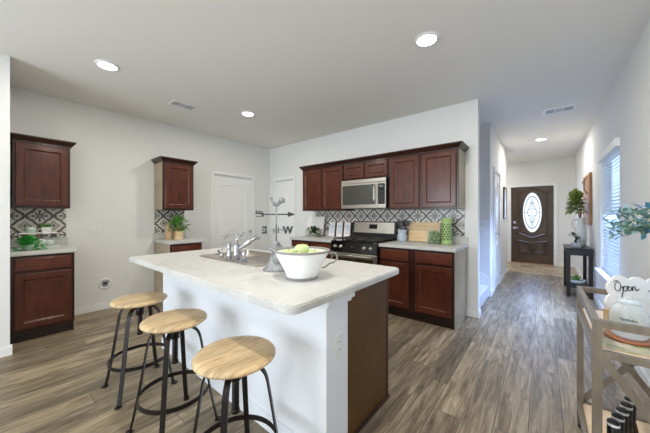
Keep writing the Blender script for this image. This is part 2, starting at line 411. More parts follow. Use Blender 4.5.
baseb('baseboard_entry_right', DX1+.075, XR, YE-.014, YE)

# ------------------------------------------------------------------ hall window with blinds
wr = sroot('window_1', (XR, 0, 0))
b = NB()
box(b, .09, .13, WY0, WY0+.04, WZ0, WZ1); box(b, .09, .13, WY1-.04, WY1, WZ0, WZ1)
box(b, .09, .13, WY0, WY1, WZ1-.04, WZ1); box(b, .09, .13, WY0, WY1, WZ0, WZ0+.04); box(b, .09, .13, WY0, WY1, 1.28, 1.32)
part('window_frame', b, M['white'], wr)
part('pane', bx(.105, .111, WY0, WY1, WZ0, WZ1), M['sky_pane'], wr)
b = NB(); n = 33
for i in range(n):
    z = WZ0+.06+(WZ1-.10-WZ0-.06)*i/(n-1)
    for q in (0,):
        v = [b.verts.new(p) for p in ((.018, WY0+.012, z-.011), (.018, WY1-.012, z-.011), (.058, WY1-.012, z+.017), (.058, WY0+.012, z+.017), (.018, WY0+.012, z-.008), (.018, WY1-.012, z-.008), (.058, WY1-.012, z+.020), (.058, WY0+.012, z+.020))]
        for f in ((0,1,2,3),(7,6,5,4),(0,4,5,1),(1,5,6,2),(2,6,7,3),(3,7,4,0)): b.faces.new([v[k] for k in f])
part('blind_slats', b, M['slat'], wr)
b = NB(); box(b, .02, .055, WY0+.01, WY1-.01, WZ0+.001, WZ0+.03); part('blind_bottom_rail', b, M['slat'], wr)
b = NB(); box(b, -.035, .06, WY0-.02, WY1+.02, WZ1-.055, WZ1+.03, .004); part('blind_valance', b, M['white'], wr)
b = NB(); box(b, -.06, .09, WY0-.05, WY1+.05, WZ0-.028, WZ0, .004); box(b, -.014, 0, WY0-.03, WY1+.03, WZ0-.09, WZ0-.028); part('sill', b, M['white'], wr)

w3 = dup(wr, (XR, DY, 0)); w3.name = 'window_added'  # unseen twin window, added to widen the blue light on the floor

# ------------------------------------------------------------------ interior doors (white, two arched panels), in the wall thickness
def poly_arch(x0, x1, z0, z1, rise, n=14):
    p = [(x0, z0), (x1, z0)]
    for i in range(n+1):
        t = i/n; p.append((x1+(x0-x1)*t, z1-rise+rise*math.sin(PI*t)))
    return p
def poly_tube(b, pts, y, r=.007):
    P = []
    for k in range(len(pts)):
        a, c = pts[k], pts[(k+1) % len(pts)]; P.append((a[0], y, a[1]))
    fr = [Vector(p) for p in P]; n = len(fr)
    rs = []
    cx = sum(p.x for p in fr)/n; cz = sum(p.z for p in fr)/n
    for k in range(n):
        a, p, c = fr[k-1], fr[k], fr[(k+1) % n]
        d1 = (p-a).normalized(); d2 = (c-p).normalized(); n1 = Vector((-d1.z, 0, d1.x)); n2 = Vector((-d2.z, 0, d2.x)); nn = (n1+n2)
        nn = nn/max(.4, nn.length_squared)*2 if nn.length > .1 else n1
        rs.append([p+nn*(-r*1.6), p+nn*(-r*.5)+Vector((0, -r, 0)), p+nn*(r*.5)+Vector((0, -r, 0)), p+nn*(r*1.6)])
    rs.append(rs[0])
    rings(b, rs, False, False, False)
def white_door(name, loc, rotz, wd, ht, knob_right=True):
    """local: opening 0..wd along x, front towards -y, wall face at y=0"""
    r = sroot(name, loc, rotz)
    cw = .06
    b = NB()
    for x0, x1 in ((-cw, 0), (wd, wd+cw)): box(b, x0, x1, -.018, 0, 0, ht+cw, .003)
    box(b, 0, wd, -.018, 0, ht, ht+cw, .003)
    part('casing', b, M['white'], r)
    b = NB(); box(b, .004, wd-.004, -.006, -.001, .01, ht-.035); 
    part('door_leaf', b, M['white'], r)
    b = NB()
    poly_tube(b, poly_arch(.13, wd-.13, .92, ht-.16, .07), -.006)
    poly_tube(b, poly_arch(.13, wd-.13, .20, .80, 0), -.006)
    poly_tube(b, poly_arch(.17, wd-.17, .96, ht-.20, .065), -.006, .005)
    poly_tube(b, poly_arch(.17, wd-.17, .24, .76, 0), -.006, .005)
    part('panel_moulding', b, M['white'], r)
    part('head_recess_shade', bx(.004, wd-.004, -.003, -.001, ht-.034, ht-.002), M['zinc_l'], r)  # flat grey strip, stands in for the shaded recess above the leaf
    b = NB(); kx = wd-.07 if knob_right else .07
    lathe(b, [(.026, 0), (.026, .006), (.01, .01), (.01, .035), (.024, .042), (.027, .055), (.018, .066), (.004, .068)], n=16)
    b.transform(Matrix.Translation((kx, -.006, .97)) @ Matrix.Rotation(PI/2, 4, 'X'))
    part('door_knob', b, M['steel'], r)
    return r
white_door('door_1', (XL, 2.515, 0), PI/2, .83, 2.045)
white_door('door_2', (-4.47, YB, 0), 0, .56, 2.03)
white_door('door_3', (HX, 5.33, 0), PI/2, .70, 2.035, False)

# ------------------------------------------------------------------ front door
fd = sroot('door_4', (DX0, YE, 0)); W = DX1-DX0
b = NB()
for x0, x1 in ((-.065, 0), (W, W+.065)): box(b, x0, x1, -.02, 0, 0, DZ+.065, .003)
box(b, 0, W, -.02, 0, DZ, DZ+.065, .003); part('casing', b, M['white'], fd)
part('door_leaf', bx(.004, W-.004, .012, .056, .02, DZ-.004), M['door_brown'], fd)
part('threshold', bx(0, W, 0, .1, 0, .018), M['copper'], fd)
b = NB()
def eyebrow(x0, x1, z0, z1, up, dn, n=16):
    p = []
    for i in range(n+1):
        t = i/n; p.append((x0+(x1-x0)*t, z0-dn*.5*(1-math.cos(2*PI*t))))
    for i in range(n+1):
        t = i/n; p.append((x1+(x0-x1)*t, z1+up*.5*(1-math.cos(2*PI*t))))
    return p
poly_tube(b, eyebrow(.15, W-.15, .79, 1.90, .09, .10), .012, .018)
for x0, x1, s in ((.15, .425, 1), (.487, W-.15, -1)):
    z = (.60, .53) if s > 0 else (.53, .60)
    poly_tube(b, [(x0, .27), (x1, .27), (x1, z[1]), ((x0+x1)/2, (z[0]+z[1])/2+.01), (x0, z[0])], .012, .016)
    poly_tube(b, [(x0+.05, .32), (x1-.05, .32), (x1-.05, z[1]-.05), (x0+.05, z[0]-.05)], .012, .013)
part('panel_moulding', b, M['door_brown'], fd)
OX, OZ, OA, OB = W/2+.01, 1.37, .20, .53
b = NB(); N = 48
rings(b, [[(OX+(OA-d)*math.cos(2*PI*i/N), y, OZ+(OB-d)*math.sin(2*PI*i/N)) for i in range(N)] for d, y in ((-.02, .012), (-.015, .0), (.0, .0), (.004, .010))], False, False)
part('glass_frame', b, M['door_brown'], fd)
def doorglass():
    t = NT('leaded_daylit_glass'); X, Y, Z = t.xyz(t.co()); m = t.M
    u = m('DIVIDE', m('SUBTRACT', X, OX), OA); v = m('DIVIDE', m('SUBTRACT', Z, OZ), OB)
    r = m('SQRT', m('ADD', m('MULTIPLY', u, u), m('MULTIPLY', v, v)))
    def band(x, c, w): return m('LESS_THAN', m('ABSOLUTE', m('SUBTRACT', x, c)), w)
    au = m('ABSOLUTE', u); av = m('ABSOLUTE', v)
    d = m('ADD', m('MULTIPLY', au, 1.5), m('MULTIPLY', av, 1.15))
    th = m('ARCTAN2', v, u)
    pet = band(m('SUBTRACT', r, m('MULTIPLY', m('COSINE', m('MULTIPLY', th, 4.0)), .13)), .38, .035)
    lines = m('MAXIMUM', m('MAXIMUM', band(r, .80, .035), band(d, .78, .045)), m('MAXIMUM', pet, m('MULTIPLY', band(u, 0, .03), m('LESS_THAN', r, .5))))
    lines = m('MAXIMUM', lines, m('MULTIPLY', band(v, 0, .012), m('GREATER_THAN', r, .5)))
    n = t.noise(t.co(), 22, 3)
    c = t.mix(lines, t.mix(n, (.72, .84, 1), (.98, 1, 1)), (.22, .30, .42))
    t.P(col=(.02, .02, .02), emc=c, ems=.95, rough=.2); return t.m
b = NB(); rings(b, [[(OX+OA*math.cos(2*PI*i/N), y, OZ+OB*math.sin(2*PI*i/N)) for i in range(N)] for y in (.006, .011)])
part('oval_glass', b, doorglass(), fd, 'oval leaded glass lit by daylight')
for nm, z in (('deadbolt', 1.10), ('handle', .95)):
    b = NB(); box(b, .05, .115, -.008, .014, z-.035, z+.035, .006)
    if nm == 'handle': tube(b, [(.08, -.008, z), (.08, -.05, z), (.17, -.055, z-.005)], .010)
    part(nm, b, M['chrome'], fd)

# ------------------------------------------------------------------ stairs
b = NB()
for k in range(6):
    box(b, HX-.02-.26*(k+1), HX-.02-.26*k, YB+.112, HY0-.002, 0, .18*(k+1), .012)
st = struct('stairs', b, M['carpet'])
b = NB()
v = []
for y in (HY0-.014, HY0-.001):
    v.append([b.verts.new(p) for p in ((HX-.02, y, .0), (HX-.02, y, .30), (-2.2, y, 1.40), (-2.2, y, 1.20), (-.9, y, 0.0))])
b.faces.new(v[0]); b.faces.new(v[1][::-1])
for i in range(5): b.faces.new((v[0][i], v[0][(i+1) % 5], v[1][(i+1) % 5], v[1][i]))
struct('trim_1', b, M['white'])

# ------------------------------------------------------------------ ceiling fixtures
def ceiling_light(loc, label, power):
    t = thing('recessed_light', label, 'ceiling light', loc, 0, 'recessed ceiling lights')
    b = NB(); lathe(b, [(.098, 0), (.098, -.006), (.078, -.012), (.074, -.004), (.074, 0)], n=40, cap0=False, cap1=False); part('trim_ring', b, M['white'], t)
    b = NB(); lathe(b, [(.074, -.002), (.070, -.008), (.03, -.012)], n=40); part('lens', b, M['lens'], t)
    l = area('lamp', (0, 0, -.02), (0, 0, 0), .13, .13, power, (1, .95, .87), 'DISK'); l.parent = t
    return t
LP = 15
ceiling_light((-3.29, .69, CEIL), 'round recessed ceiling light nearest the left wall cabinet, leftmost of all', 10)
ceiling_light((-3.28, 2.285, CEIL), 'small round recessed ceiling light beside the square kitchen ceiling vent', 12)
ceiling_light((-.75, 2.26, CEIL), 'round recessed ceiling light in front of the end of the upper cabinets, highest in view', 13)
ceiling_light((-.034, 6.575, CEIL), 'small recessed ceiling light far down the hall near the front door', 16)
ceiling_light((-1.35, 8.25, CEIL), 'added unseen recessed ceiling light of the entry, hidden behind the left hall wall', 11)  # lamp added out of view to brighten the far end of the hall
ceiling_light((-.75, .69, CEIL), 'round recessed ceiling light directly above the near end of the island', 14)
ceiling_light((-1.0, -1.1, CEIL), 'recessed ceiling light of the living area left behind the camera', 9)
ceiling_light((.1, -1.1, CEIL), 'recessed ceiling light of the living area right behind the camera', 7)
def ceiling_vent(loc, rot, lx, ly, label):
    t = thing('ceiling_vent', label, 'vent', loc, rot)
    b = NB(); box(b, -lx/2, lx/2, -ly/2, ly/2, -.008, 0, .003); part('frame', b, M['white'], t)
    for nm, x0, x1, m in (('dark_grille', -lx*.42, -lx*.16, M['duct']), ('light_grille', -lx*.13, lx*.13, M['zinc_l']), ('dark_grille', lx*.16, lx*.42, M['duct'])):
        b = NB(); box(b, x0, x1, -ly*.27, ly*.27, -.0095, -.008); part(nm, b, m, t)
        b = NB()
        for k in range(6):
            y = -ly*.24+ly*.48*k/5; box(b, x0, x1, y-.004, y+.004, -.013, -.0095)
        part('louvres', b, M['zinc_l'], t)
M['zinc_l'] = flat('light_grey_metal', srgb(196, 198, 202), .5)
ceiling_vent((-3.69, 1.57, CEIL), PI/2, .30, .20, 'rectangular white ceiling vent over the kitchen left of the small round light')
ceiling_vent((.168, 4.90, CEIL), .04, .34, .25, 'white ceiling vent with two dark grilles over the hall')

# ------------------------------------------------------------------ cabinets (local: x along the run, front towards -y at y=0)
def ringpanel(b, x0, x1, z0, z1, y, steps):
    rs = []
    for ins, yy in steps:
        rs.append([(x0+ins, yy, z0+ins), (x1-ins, yy, z0+ins), (x1-ins, yy, z1-ins), (x0+ins, yy, z1-ins)])
    rings(b, rs)
def shaker(b, x0, x1, z0, z1):
    w = min(.058, (x1-x0)*.18, (z1-z0)*.22)
    ringpanel(b, x0, x1, z0, z1, 0, [(0, 0), (0, -.013), (.006, -.019), (w-.001, -.019), (w+.009, -.0105), (w+.014, -.008)])
def slab(b, x0, x1, z0, z1):
    ringpanel(b, x0, x1, z0, z1, 0, [(0, 0), (0, -.013), (.004, -.017), (.010, -.019)])
def flare(b, x0, x1, y0, y1, z, left=True, right=True):
    pr = [(0, 0), (.006, .0), (.006, .012), (.014, .016), (.040, .050), (.048, .054), (.048, .068)]
    rs = []
    for o, dz in pr:
        l = o if left else 0; r = o if right else 0
        rs.append([(x0-l, y0-o, z+dz), (x1+r, y0-o, z+dz), (x1+r, y1, z+dz), (x0-l, y1, z+dz)])
    rings(b, rs)
def base_cabinet(loc, rotz, w, d, doors, drawers, label, side=None, extra=None):
    t = thing('base_cabinet', label, 'cabinet', loc, rotz)
    b = NB(); box(b, 0, w, 0, d, .105, .874); part('carcass', b, M['cherry_dark'], t)
    b = NB(); box(b, .0, w, .065, d, 0, .105); part('toe_kick', b, M['toe'], t)
    b = NB(); box(b, 0, w, .048, .065, 0, .018, .004); part('shoe_moulding', b, M['cherry_dark'], t)
    for x0, x1 in drawers:
        b = NB(); slab(b, x0, x1, .715, .85); part('drawer', b, M['cherry_h'], t)
    for x0, x1 in doors:
        b = NB(); shaker(b, x0, x1, .135, .69); part('door', b, M['cherry'], t)
    for s in side or ():
        x = 0 if s == 'l' else w
        b = NB(); q = -.003 if s == 'l' else 0
        box(b, x+q, x+q+.003, .022, d-.02, .0, .873); part('side_panel', b, M['maple'], t)
    return t
def wall_cabinet(loc, rotz, w, d, z0, z1, doors, label, side=(), crown=False):
    t = thing('wall_cabinet', label, 'cabinet', loc, rotz)
    b = NB(); box(b, 0, w, 0, d, z0, z1); part('carcass', b, M['cherry_dark'], t)
    for x0, x1 in doors:
        b = NB(); shaker(b, x0, x1, z0+.018, z1-.018); part('door', b, M['cherry'], t)
    for s in side:
        x = 0 if s == 'l' else w; q = -.003 if s == 'l' else 0
        b = NB(); box(b, x+q, x+q+.003, .022, d-.012, z0+.002, z1-.002); part('side_panel', b, M['maple'], t)
    if crown:
        b = NB(); flare(b, 0, w, 0, d, z1); part('crown_moulding', b, M['cherry_dark'], t)
    return t
# left wall, two matching hutches (rotz 90: local x -> +Y, local -y -> +X)
R90 = PI/2
base_cabinet((-4.06, YS+.003, 0), R90, .470, .608, [(.03, .448)], [(.03, .448)], 'dark cherry base cabinet with one drawer and one door beside the projecting left wall', side=('r',))
wall_cabinet((-4.33, YS+.028, 0), R90, .445, .338, 1.365, 2.075, [(.02, .425)], 'single door cherry wall cabinet next to the projecting wall, left edge of view', crown=True)
base_cabinet((-4.06, 1.555, 0), R90, .445, .608, [(.02, .425)], [(.02, .425)], 'small cherry base cabinet half hidden behind the far end of the island', side=('l',))
wall_cabinet((-4.33, 1.555, 0), R90, .445, .338, 1.365, 2.075, [(.02, .425)], 'single door cherry wall cabinet hanging alone left of the white panel door', side=('l',), crown=True)
# back wall
YF, YU = 3.20, 3.48
base_cabinet((-1.675, YF, 0), 0, .91, YB-YF-.003, [(.02, .395), (.475, .89)], [(.02, .395), (.475, .89)], 'double cherry base cabinet right of the range with two drawers', side=('r',))
base_cabinet((-3.34, YF, 0), 0, .895, YB-YF-.003, [(.02, .42), (.47, .875)], [(.02, .42), (.47, .875)], 'cherry base cabinet left of the range, mostly hidden behind the island')
wall_cabinet((-3.345, YU, 0), 0, .89, YB-YU, 1.365, 2.085, [(.015, .435), (.455, .88)], 'cherry wall cabinet with two doors left of the microwave')
wall_cabinet((-2.45, YU, 0), 0, .765, YB-YU, 1.825, 2.085, [(.012, .372), (.396, .752)], 'short two door cherry cabinet directly above the microwave')
wall_cabinet((-1.68, YU, 0), 0, .90, YB-YU, 1.365, 2.085, [(.02, .43), (.465, .875)], 'tall two door cherry wall cabinet at the right end, beside the microwave', side=('r',))
b = NB(); flare(b, -3.345, -.78, YU, YB, 2.085)
single('crown_moulding', b, M['cherry_dark'], 'dark cherry crown moulding running along the top of the back wall cabinets', 'moulding')

# counters, 4-inch upstands, patterned tile
def counter_top(loc, rotz, w, d, x0, x1, label):
    t = thing('countertop', label, 'countertop', loc, rotz)
    b = NB(); box(b, x0, w+x1, -.035, d, .875, .914, .006); part('slab', b, M['counter'], t)
    b = NB(); box(b, x0, w+x1, d-.02, d, .914, 1.012, .003); part('upstand', b, M['counter'], t)
counter_top((-4.06, YS+.003, 0), R90, .470, .607, 0, .022, 'white countertop of the left hutch holding the tiered stand')
counter_top((-4.06, 1.555, 0), R90, .445, .607, -.022, .022, 'white countertop of the small hutch left of the white panel door')
counter_top((-1.675, YF, 0), 0, .91, YB-YF-.001, 0, .025, 'white countertop right of the range holding the green vase')
counter_top((-3.34, YF, 0), 0, .895, YB-YF-.001, -.025, 0, 'white countertop left of the range')
def splash(loc, rotz, x0, x1, z0, z1, label):
    b = NB(); box(b, x0, x1, -.010, -.002, z0, z1)
    single('tile_backsplash', b, M['splash'], label, 'backsplash', loc, rotz)
ZT = 1.275
splash((XL, .337, ZT), R90, YS+.005-.337, .565-.337, 1.013-ZT, 1.364-ZT, 'black and cream patterned tile behind the tiered stand')
splash((XL, 1.80, ZT), R90, 1.557-1.80, 2.0-1.80, 1.013-ZT, 1.364-ZT, 'black and cream patterned tile behind the potted plant of the small hutch')
splash((-1.387, YB, ZT), 0, -3.3+1.387, -.785+1.387, 1.013-ZT, 1.384-ZT, 'long black and cream patterned tile backsplash behind the range')

# ------------------------------------------------------------------ range
rg = thing('gas_range', 'stainless gas range with black control front under the microwave', 'stove', (-2.44, 3.13, 0)); RW = .76
part('body', bx(0, RW, .03, .66, .06, .905), M['black'], rg)
part('kick_plate', bx(.02, RW-.02, .06, .1, 0, .06), M['black'], rg)
b = NB(); box(b, 0, RW, 0, .03, .075, .235, .006); part('bottom_drawer', b, M['steel'], rg)
b = NB(); box(b, 0, RW, -.005, .03, .25, .755, .006); od = part('oven_door', b, M['steel'], rg)
b = NB(); box(b, .05, RW-.05, -.010, -.005, .30, .69, .003); part('oven_window', b, M['oven_glass'], od)
b = NB(); tube(b, [(.05, -.05, .725), (RW-.05, -.05, .725)], .013, 12)
for x in (.08, RW-.08): tube(b, [(x, -.05, .725), (x, 0, .725)], .009)
part('oven_handle', b, M['steel'], od)
b = NB(); rings(b, [[(x, -.004, .77), (x, .03, .77), (x, .05, .905), (x, .018, .905)] for x in (0, RW)]); part('control_panel', b, M['black_gloss'], rg)
for k, x in enumerate((.09, .19, .38, .57, .67)):
    b = NB(); lathe(b, [(.026, 0), (.026, .008), (.021, .012), (.019, .032), (.006, .034)], n=18)
    b.transform(Matrix.Translation((x, .005, .838)) @ Matrix.Rotation(PI/2, 4, 'X')); part('knob', b, M['steel'] if k != 2 else M['oven_glass'], rg)
b = NB(); box(b, 0, RW, .015, .58, .905, .918, .004); part('cooktop', b, M['black_gloss'], rg)
for gx in (.02, .385):
    b = NB(); wdt = .355
    for x in (gx, gx+wdt/2-.008, gx+wdt-.016): box(b, x, x+.016, .05, .55, .938, .952)
    for y in (.05, .17, .29, .41, .535): box(b, gx, gx+wdt, y, y+.015, .938, .952)
    for x in (gx, gx+wdt-.016):
        for y in (.05, .535): box(b, x, x+.016, y, y+.015, .918, .938)
    part('grate', b, M['iron'], rg)
    for y in (.17, .42):
        b = NB(); lathe(b, [(.045, .918), (.045, .928), (.03, .934)], gx+wdt/2, y, 0, 20); part('burner', b, M['iron'], rg)
b = NB(); box(b, 0, RW, .59, .665, .905, 1.02); part('back_riser', b, M['black'], rg)
b = NB(); rings(b, [[(x, .585, 1.0), (x, .665, 1.0), (x, .665, 1.185), (x, .63, 1.19), (x, .61, 1.185)] for x in (.0, RW)]); bg = part('backguard', b, M['black'], rg)
b = NB(); rings(b, [[(x, .583, 1.012), (x, .588, 1.012), (x, .612, 1.175), (x, .607, 1.175)] for x in (.03, RW-.03)]); part('steel_face', b, M['steel'], bg)
b = NB(); rings(b, [[(x, .590, 1.075), (x, .594, 1.075), (x, .606, 1.145), (x, .600, 1.145)] for x in (RW/2-.07, RW/2+.07)]); dsp = part('display', b, M['black_gloss'], bg)

# microwave
mw = thing('microwave', 'stainless over-the-range microwave with dark window and black keypad', 'microwave', (-2.448, 3.42, 1.388)); MW, MH = .758, .43
part('body', bx(0, MW, .02, .388, 0, MH), M['black'], mw)
b = NB(); box(b, 0, MW, -.002, .02, MH-.055, MH-.002, .004); part('vent_strip', b, M['steel'], mw)
b = NB(); box(b, 0, MW-.135, -.012, .02, .0, MH-.06, .005); md = part('door', b, M['steel'], mw)
b = NB(); box(b, .03, MW-.175, -.016, -.011, .055, MH-.085, .003); part('window', b, M['micro_glass'], md)
b = NB(); tube(b, bez([(MW-.165, -.012, .06), (MW-.165, -.05, .11), (MW-.165, -.055, .2), (MW-.165, -.05, .29), (MW-.165, -.012, .34)], 6), .011, 10); part('handle', b, M['steel'], md)
b = NB(); box(b, MW-.132, MW, -.012, .02, 0, MH-.06, .005); kp = part('steel_panel', b, M['steel'], mw)
b = NB(); box(b, MW-.118, MW-.012, -.016, -.011, .055, MH-.085, .002); part('keypad', b, M['black_gloss'], kp)
b = NB(); box(b, MW-.095, MW-.035, -.0175, -.016, MH-.135, MH-.105); part('display', b, M['led'], kp)
b = NB()
for i in range(3):
    for j in range(5): box(b, MW-.1+.026*i, MW-.083+.026*i, -.0172, -.016, .085+.035*j, .10+.035*j)
part('buttons', b, M['dark_slot'], kp)

# ------------------------------------------------------------------ island
IX0, IX1, IY0, IY1 = -2.87, -.853, 1.03, 1.755
isl = thing('kitchen_island', 'white painted kitchen island base with brown end panel and dark trim', 'kitchen island', (0, 0, 0))
b = NB(); box(b, IX0, -.83, IY0, IY0+.19, 0, .874, .004); part('knee_wall', b, M['island_white'], isl)
b = NB(); box(b, IX0, -.80, IY0-.02, IY0+.215, .835, .874, .003); box(b, IX0, -.815, IY0-.01, IY0+.205, .815, .835, .003); part('cap_moulding', b, M['island_white'], isl)
b = NB(); box(b, IX0, -.822, IY0-.012, IY0, 0, .10, .003); part('baseboard', b, M['island_white'], isl)
bm_ = NB(); SX0, SX1, SY0, SY1 = -2.40, -1.56, 1.15, 1.67
box(bm_, IX0, IX1-.004, IY0+.19, IY1-.02, .1, .66); box(bm_, IX0, SX0-.02, IY0+.19, IY1-.02, .66, .874); box(bm_, SX1+.02, IX1-.004, IY0+.19, IY1-.02, .66, .874)
box(bm_, SX0-.02, SX1+.02, SY1+.03, IY1-.02, .66, .874); box(bm_, IX0, IX1-.004, IY0+.19, IY1-.09, 0, .1)
part('carcass', bm_, M['cherry_dark'], isl)
b = NB(); box(b, IX1-.004, IX1, IY0+.19, IY1-.02, 0, .874); part('end_panel', b, M['panel_brown'], isl, 'smooth brown end panel')
b = NB(); box(b, IX1-.02, IX1+.003, IY1-.022, IY1, .0, .874); box(b, IX1-.004, IX1+.014, IY0+.19, IY1, 0, .02, .004); part('edge_trim', b, M['cherry_dark'], isl)
for k in range(4):
    x0 = IX0+.02+.5*k; b = NB()
    shaker(b, 0, .46, .13, .69); b.transform(Matrix.Translation((x0+.46, IY1-.02, 0)) @ Matrix.Rotation(PI, 4, 'Z')); part('door', b, M['cherry'], isl)
    b = NB(); slab(b, 0, .46, .715, .85); b.transform(Matrix.Translation((x0+.46, IY1-.02, 0)) @ Matrix.Rotation(PI, 4, 'Z')); part('drawer', b, M['cherry_h'], isl)
# counter with rounded corners and the sink cut-out
TX0, TX1, TY0, TY1, RC = -2.85, -.765, .737, 1.79, .06
def rrect(x0, x1, y0, y1, r, n=6):
    p = []
    for cx, cy, a0 in ((x1-r, y0+r, -PI/2), (x1-r, y1-r, 0), (x0+r, y1-r, PI/2), (x0+r, y0+r, PI)):
        for i in range(n+1): a = a0+PI/2*i/n; p.append((cx+r*math.cos(a), cy+r*math.sin(a)))
    return p
out = rrect(TX0, TX1, TY0, TY1, RC); inn = rrect(SX0+.012, SX1-.012, SY0+.012, SY1-.012, .04)
b = NB(); nn = len(out); V = {}
for key, ring, z in (('ob', out, .876), ('ot', out, .914), ('ib', inn, .876), ('it', inn, .914)): V[key] = [b.verts.new((x, y, z)) for x, y in ring]
for i in range(nn):
    j = (i+1) % nn
    for q in ((V['ob'][i], V['ob'][j], V['ot'][j], V['ot'][i]), (V['ib'][j], V['ib'][i], V['it'][i], V['it'][j]), (V['ot'][i], V['ot'][j], V['it'][j], V['it'][i]), (V['ob'][j], V['ob'][i], V['ib'][i], V['ib'][j])): b.faces.new(q)
bmesh.ops.recalc_face_normals(b, faces=b.faces)
es = [e for e in b.edges if all(v in V['ot'] for v in e.verts) or all(v in V['ob'] for v in e.verts)]
bmesh.ops.bevel(b, geom=es, offset=.006, segments=2, affect='EDGES')
single('island_countertop', b, M['counter'], 'large pale island countertop with rounded corners', 'countertop')
# sink
sk = thing('sink', 'stainless double bowl drop-in sink set in the island', 'sink', (0, 0, .914))
b = NB(); bowls = [(SX0+.03, (SX0+SX1)/2-.012), ((SX0+SX1)/2+.012, SX1-.03)]; BY0, BY1 = SY0+.13, SY1-.03
o = rrect(SX0, SX1, SY0, SY1, .05)
rings(b, [[(x, y, 0) for x, y in o], [(x, y, .006) for x, y in o], [(x+(.006 if x < (SX0+SX1)/2 else -.006), y+(.006 if y < (SY0+SY1)/2 else -.006), .009) for x, y in o]], False, False)
# deck strips round the two bowls
zt = .008
for a in ((SX0+.004, SX1-.004, SY0+.004, BY0), (SX0+.004, SX1-.004, BY1, SY1-.004), (SX0+.004, bowls[0][0], BY0, BY1), (bowls[0][1], bowls[1][0], BY0, BY1), (bowls[1][1], SX1-.004, BY0, BY1)):
    box(b, a[0], a[1], a[2], a[3], zt-.006, zt)
part('rim', b, M['sink'], sk)
for x0, x1 in bowls:
    b = NB(); o1 = rrect(x0-.002, x1+.002, BY0-.002, BY1+.002, .03); o2 = rrect(x0+.015, x1-.015, BY0+.015, BY1-.015, .05); o3 = rrect(x0+.05, x1-.05, BY0+.05, BY1-.05, .04)
    rings(b, [[(x, y, z) for x, y in r] for r, z in ((o1, zt), (o2, -.15), (o3, -.17))], False, True, True, True)
    bo = part('bowl', b, M['sink'], sk)
    b = NB(); lathe(b, [(.045, -.1695), (.04, -.166), (.012, -.167)], (x0+x1)/2, (BY0+BY1)/2, 0, 20); part('drain', b, M['chrome'], bo)
# faucet
fc = thing('kitchen_faucet', 'chrome lever faucet with angled spout standing on the sink', 'faucet', (-1.91, SY0+.072, .922))
b = NB(); box(b, -.13, .13, -.025, .025, 0, .008, .003); part('deck_plate', b, M['chrome'], fc)
b = NB(); lathe(b, [(.027, .008), (.025, .05), (.022, .07), (.024, .095), (.020, .125), (.008, .135)], 0, 0, 0, 20); part('body', b, M['chrome'], fc)
b = NB(); tube(b, bez([(0, .01, .085), (.05, .06, .125), (.070, .095, .155), (.088, .125, .178), (.098, .142, .176), (.10, .148, .162)], 6), [.017]*20+[.015]*11, 12); part('spout', b, M['chrome'], fc)
b = NB(); tube(b, bez([(0, 0, .125), (.005, .0, .16), (.03, .01, .185), (.075, .015, .22)], 6), [.012]*10+[.008]*9, 10); part('lever_handle', b, M['chrome'], fc)
b = NB(); lathe(b, [(.02, .008), (.017, .03), (.012, .06), (.017, .09), (.016, .12), (.006, .13)], -.105, 0, 0, 16); part('side_sprayer', b, M['chrome'], fc)
b = NB(); lathe(b, [(.018, .008), (.015, .05), (.019, .075), (.006, .085)], .105, 0, 0, 16); part('soap_pump', b, M['chrome'], fc)
ff = thing('filter_tap', 'thin chrome gooseneck filter tap left of the main faucet', 'faucet', (-2.13, SY0+.072, .922))
b = NB(); lathe(b, [(.016, 0), (.014, .03), (.008, .04)], 0, 0, 0, 16); part('base', b, M['chrome'], ff)
b = NB(); tube(b, bez([(0, 0, .02), (.005, 0, .09), (.03, .005, .15), (.075, .015, .20), (.12, .02, .212), (.16, .03, .205), (.185, .035, .18)], 6), .007, 10); part('spout', b, M['chrome'], ff)
b = NB(); tube(b, [(0, 0, .035), (-.03, -.005, .045), (-.05, -.008, .055)], .006); part('lever_handle', b, M['black'], ff)

# bowl of apples
bw = thing('enamel_bowl', 'large white enamel bowl with side handle holding green apples on the island', 'bowl', (-1.100, 1.138, .914))
b = NB(); lathe(b, [(.085, 0), (.092, .006), (.094, .03), (.122, .085), (.145, .13), (.158, .158), (.162, .165), (.155, .165), (.139, .13), (.116, .085), (.086, .034), (.02, .03)], n=48); part('body', b, M['enamel'], bw)
b = NB(); lathe(b, [(.158, .158), (.166, .162), (.167, .170), (.160, .173), (.153, .168), (.152, .160)], n=48, cap0=False, cap1=False); part('rim', b, M['grey_rim'], bw, 'grey worn rim')
b = NB(); lathe(b, [(.093, .0), (.096, .002), (.096, .012), (.093, .014)], n=48, cap0=False, cap1=False); part('foot_ring', b, M['grey_rim'], bw)
b = NB(); d = Vector((.776, .631, 0))
tube(b, bez([d*.156+Vector((0, 0, .146)), d*.178+Vector((0, 0, .153)), d*.200+Vector((0, 0, .142)), d*.206+Vector((0, 0, .118)), d*.190+Vector((0, 0, .096)), d*.160+Vector((0, 0, .084)), d*.140+Vector((0, 0, .066)), d*.116+Vector((0, 0, .060))], 6), .0052, 10); part('handle', b, M['grey_rim'], bw)
ap = [(0, 0, .204, 'topmost pale green apple heaped in the white enamel bowl'), (-.078, -.032, .170, 'pale green apple at the left side of the enamel bowl'), (.080, .02, .172, 'pale green apple at the right side of the enamel bowl near its handle'),
      (-.02, .078, .166, 'pale green apple at the back of the enamel bowl'), (.03, -.078, .166, 'pale green apple at the front of the enamel bowl')]
for o_ in bw.children: o_.scale = (1.0, 1.0, .96)
first = None
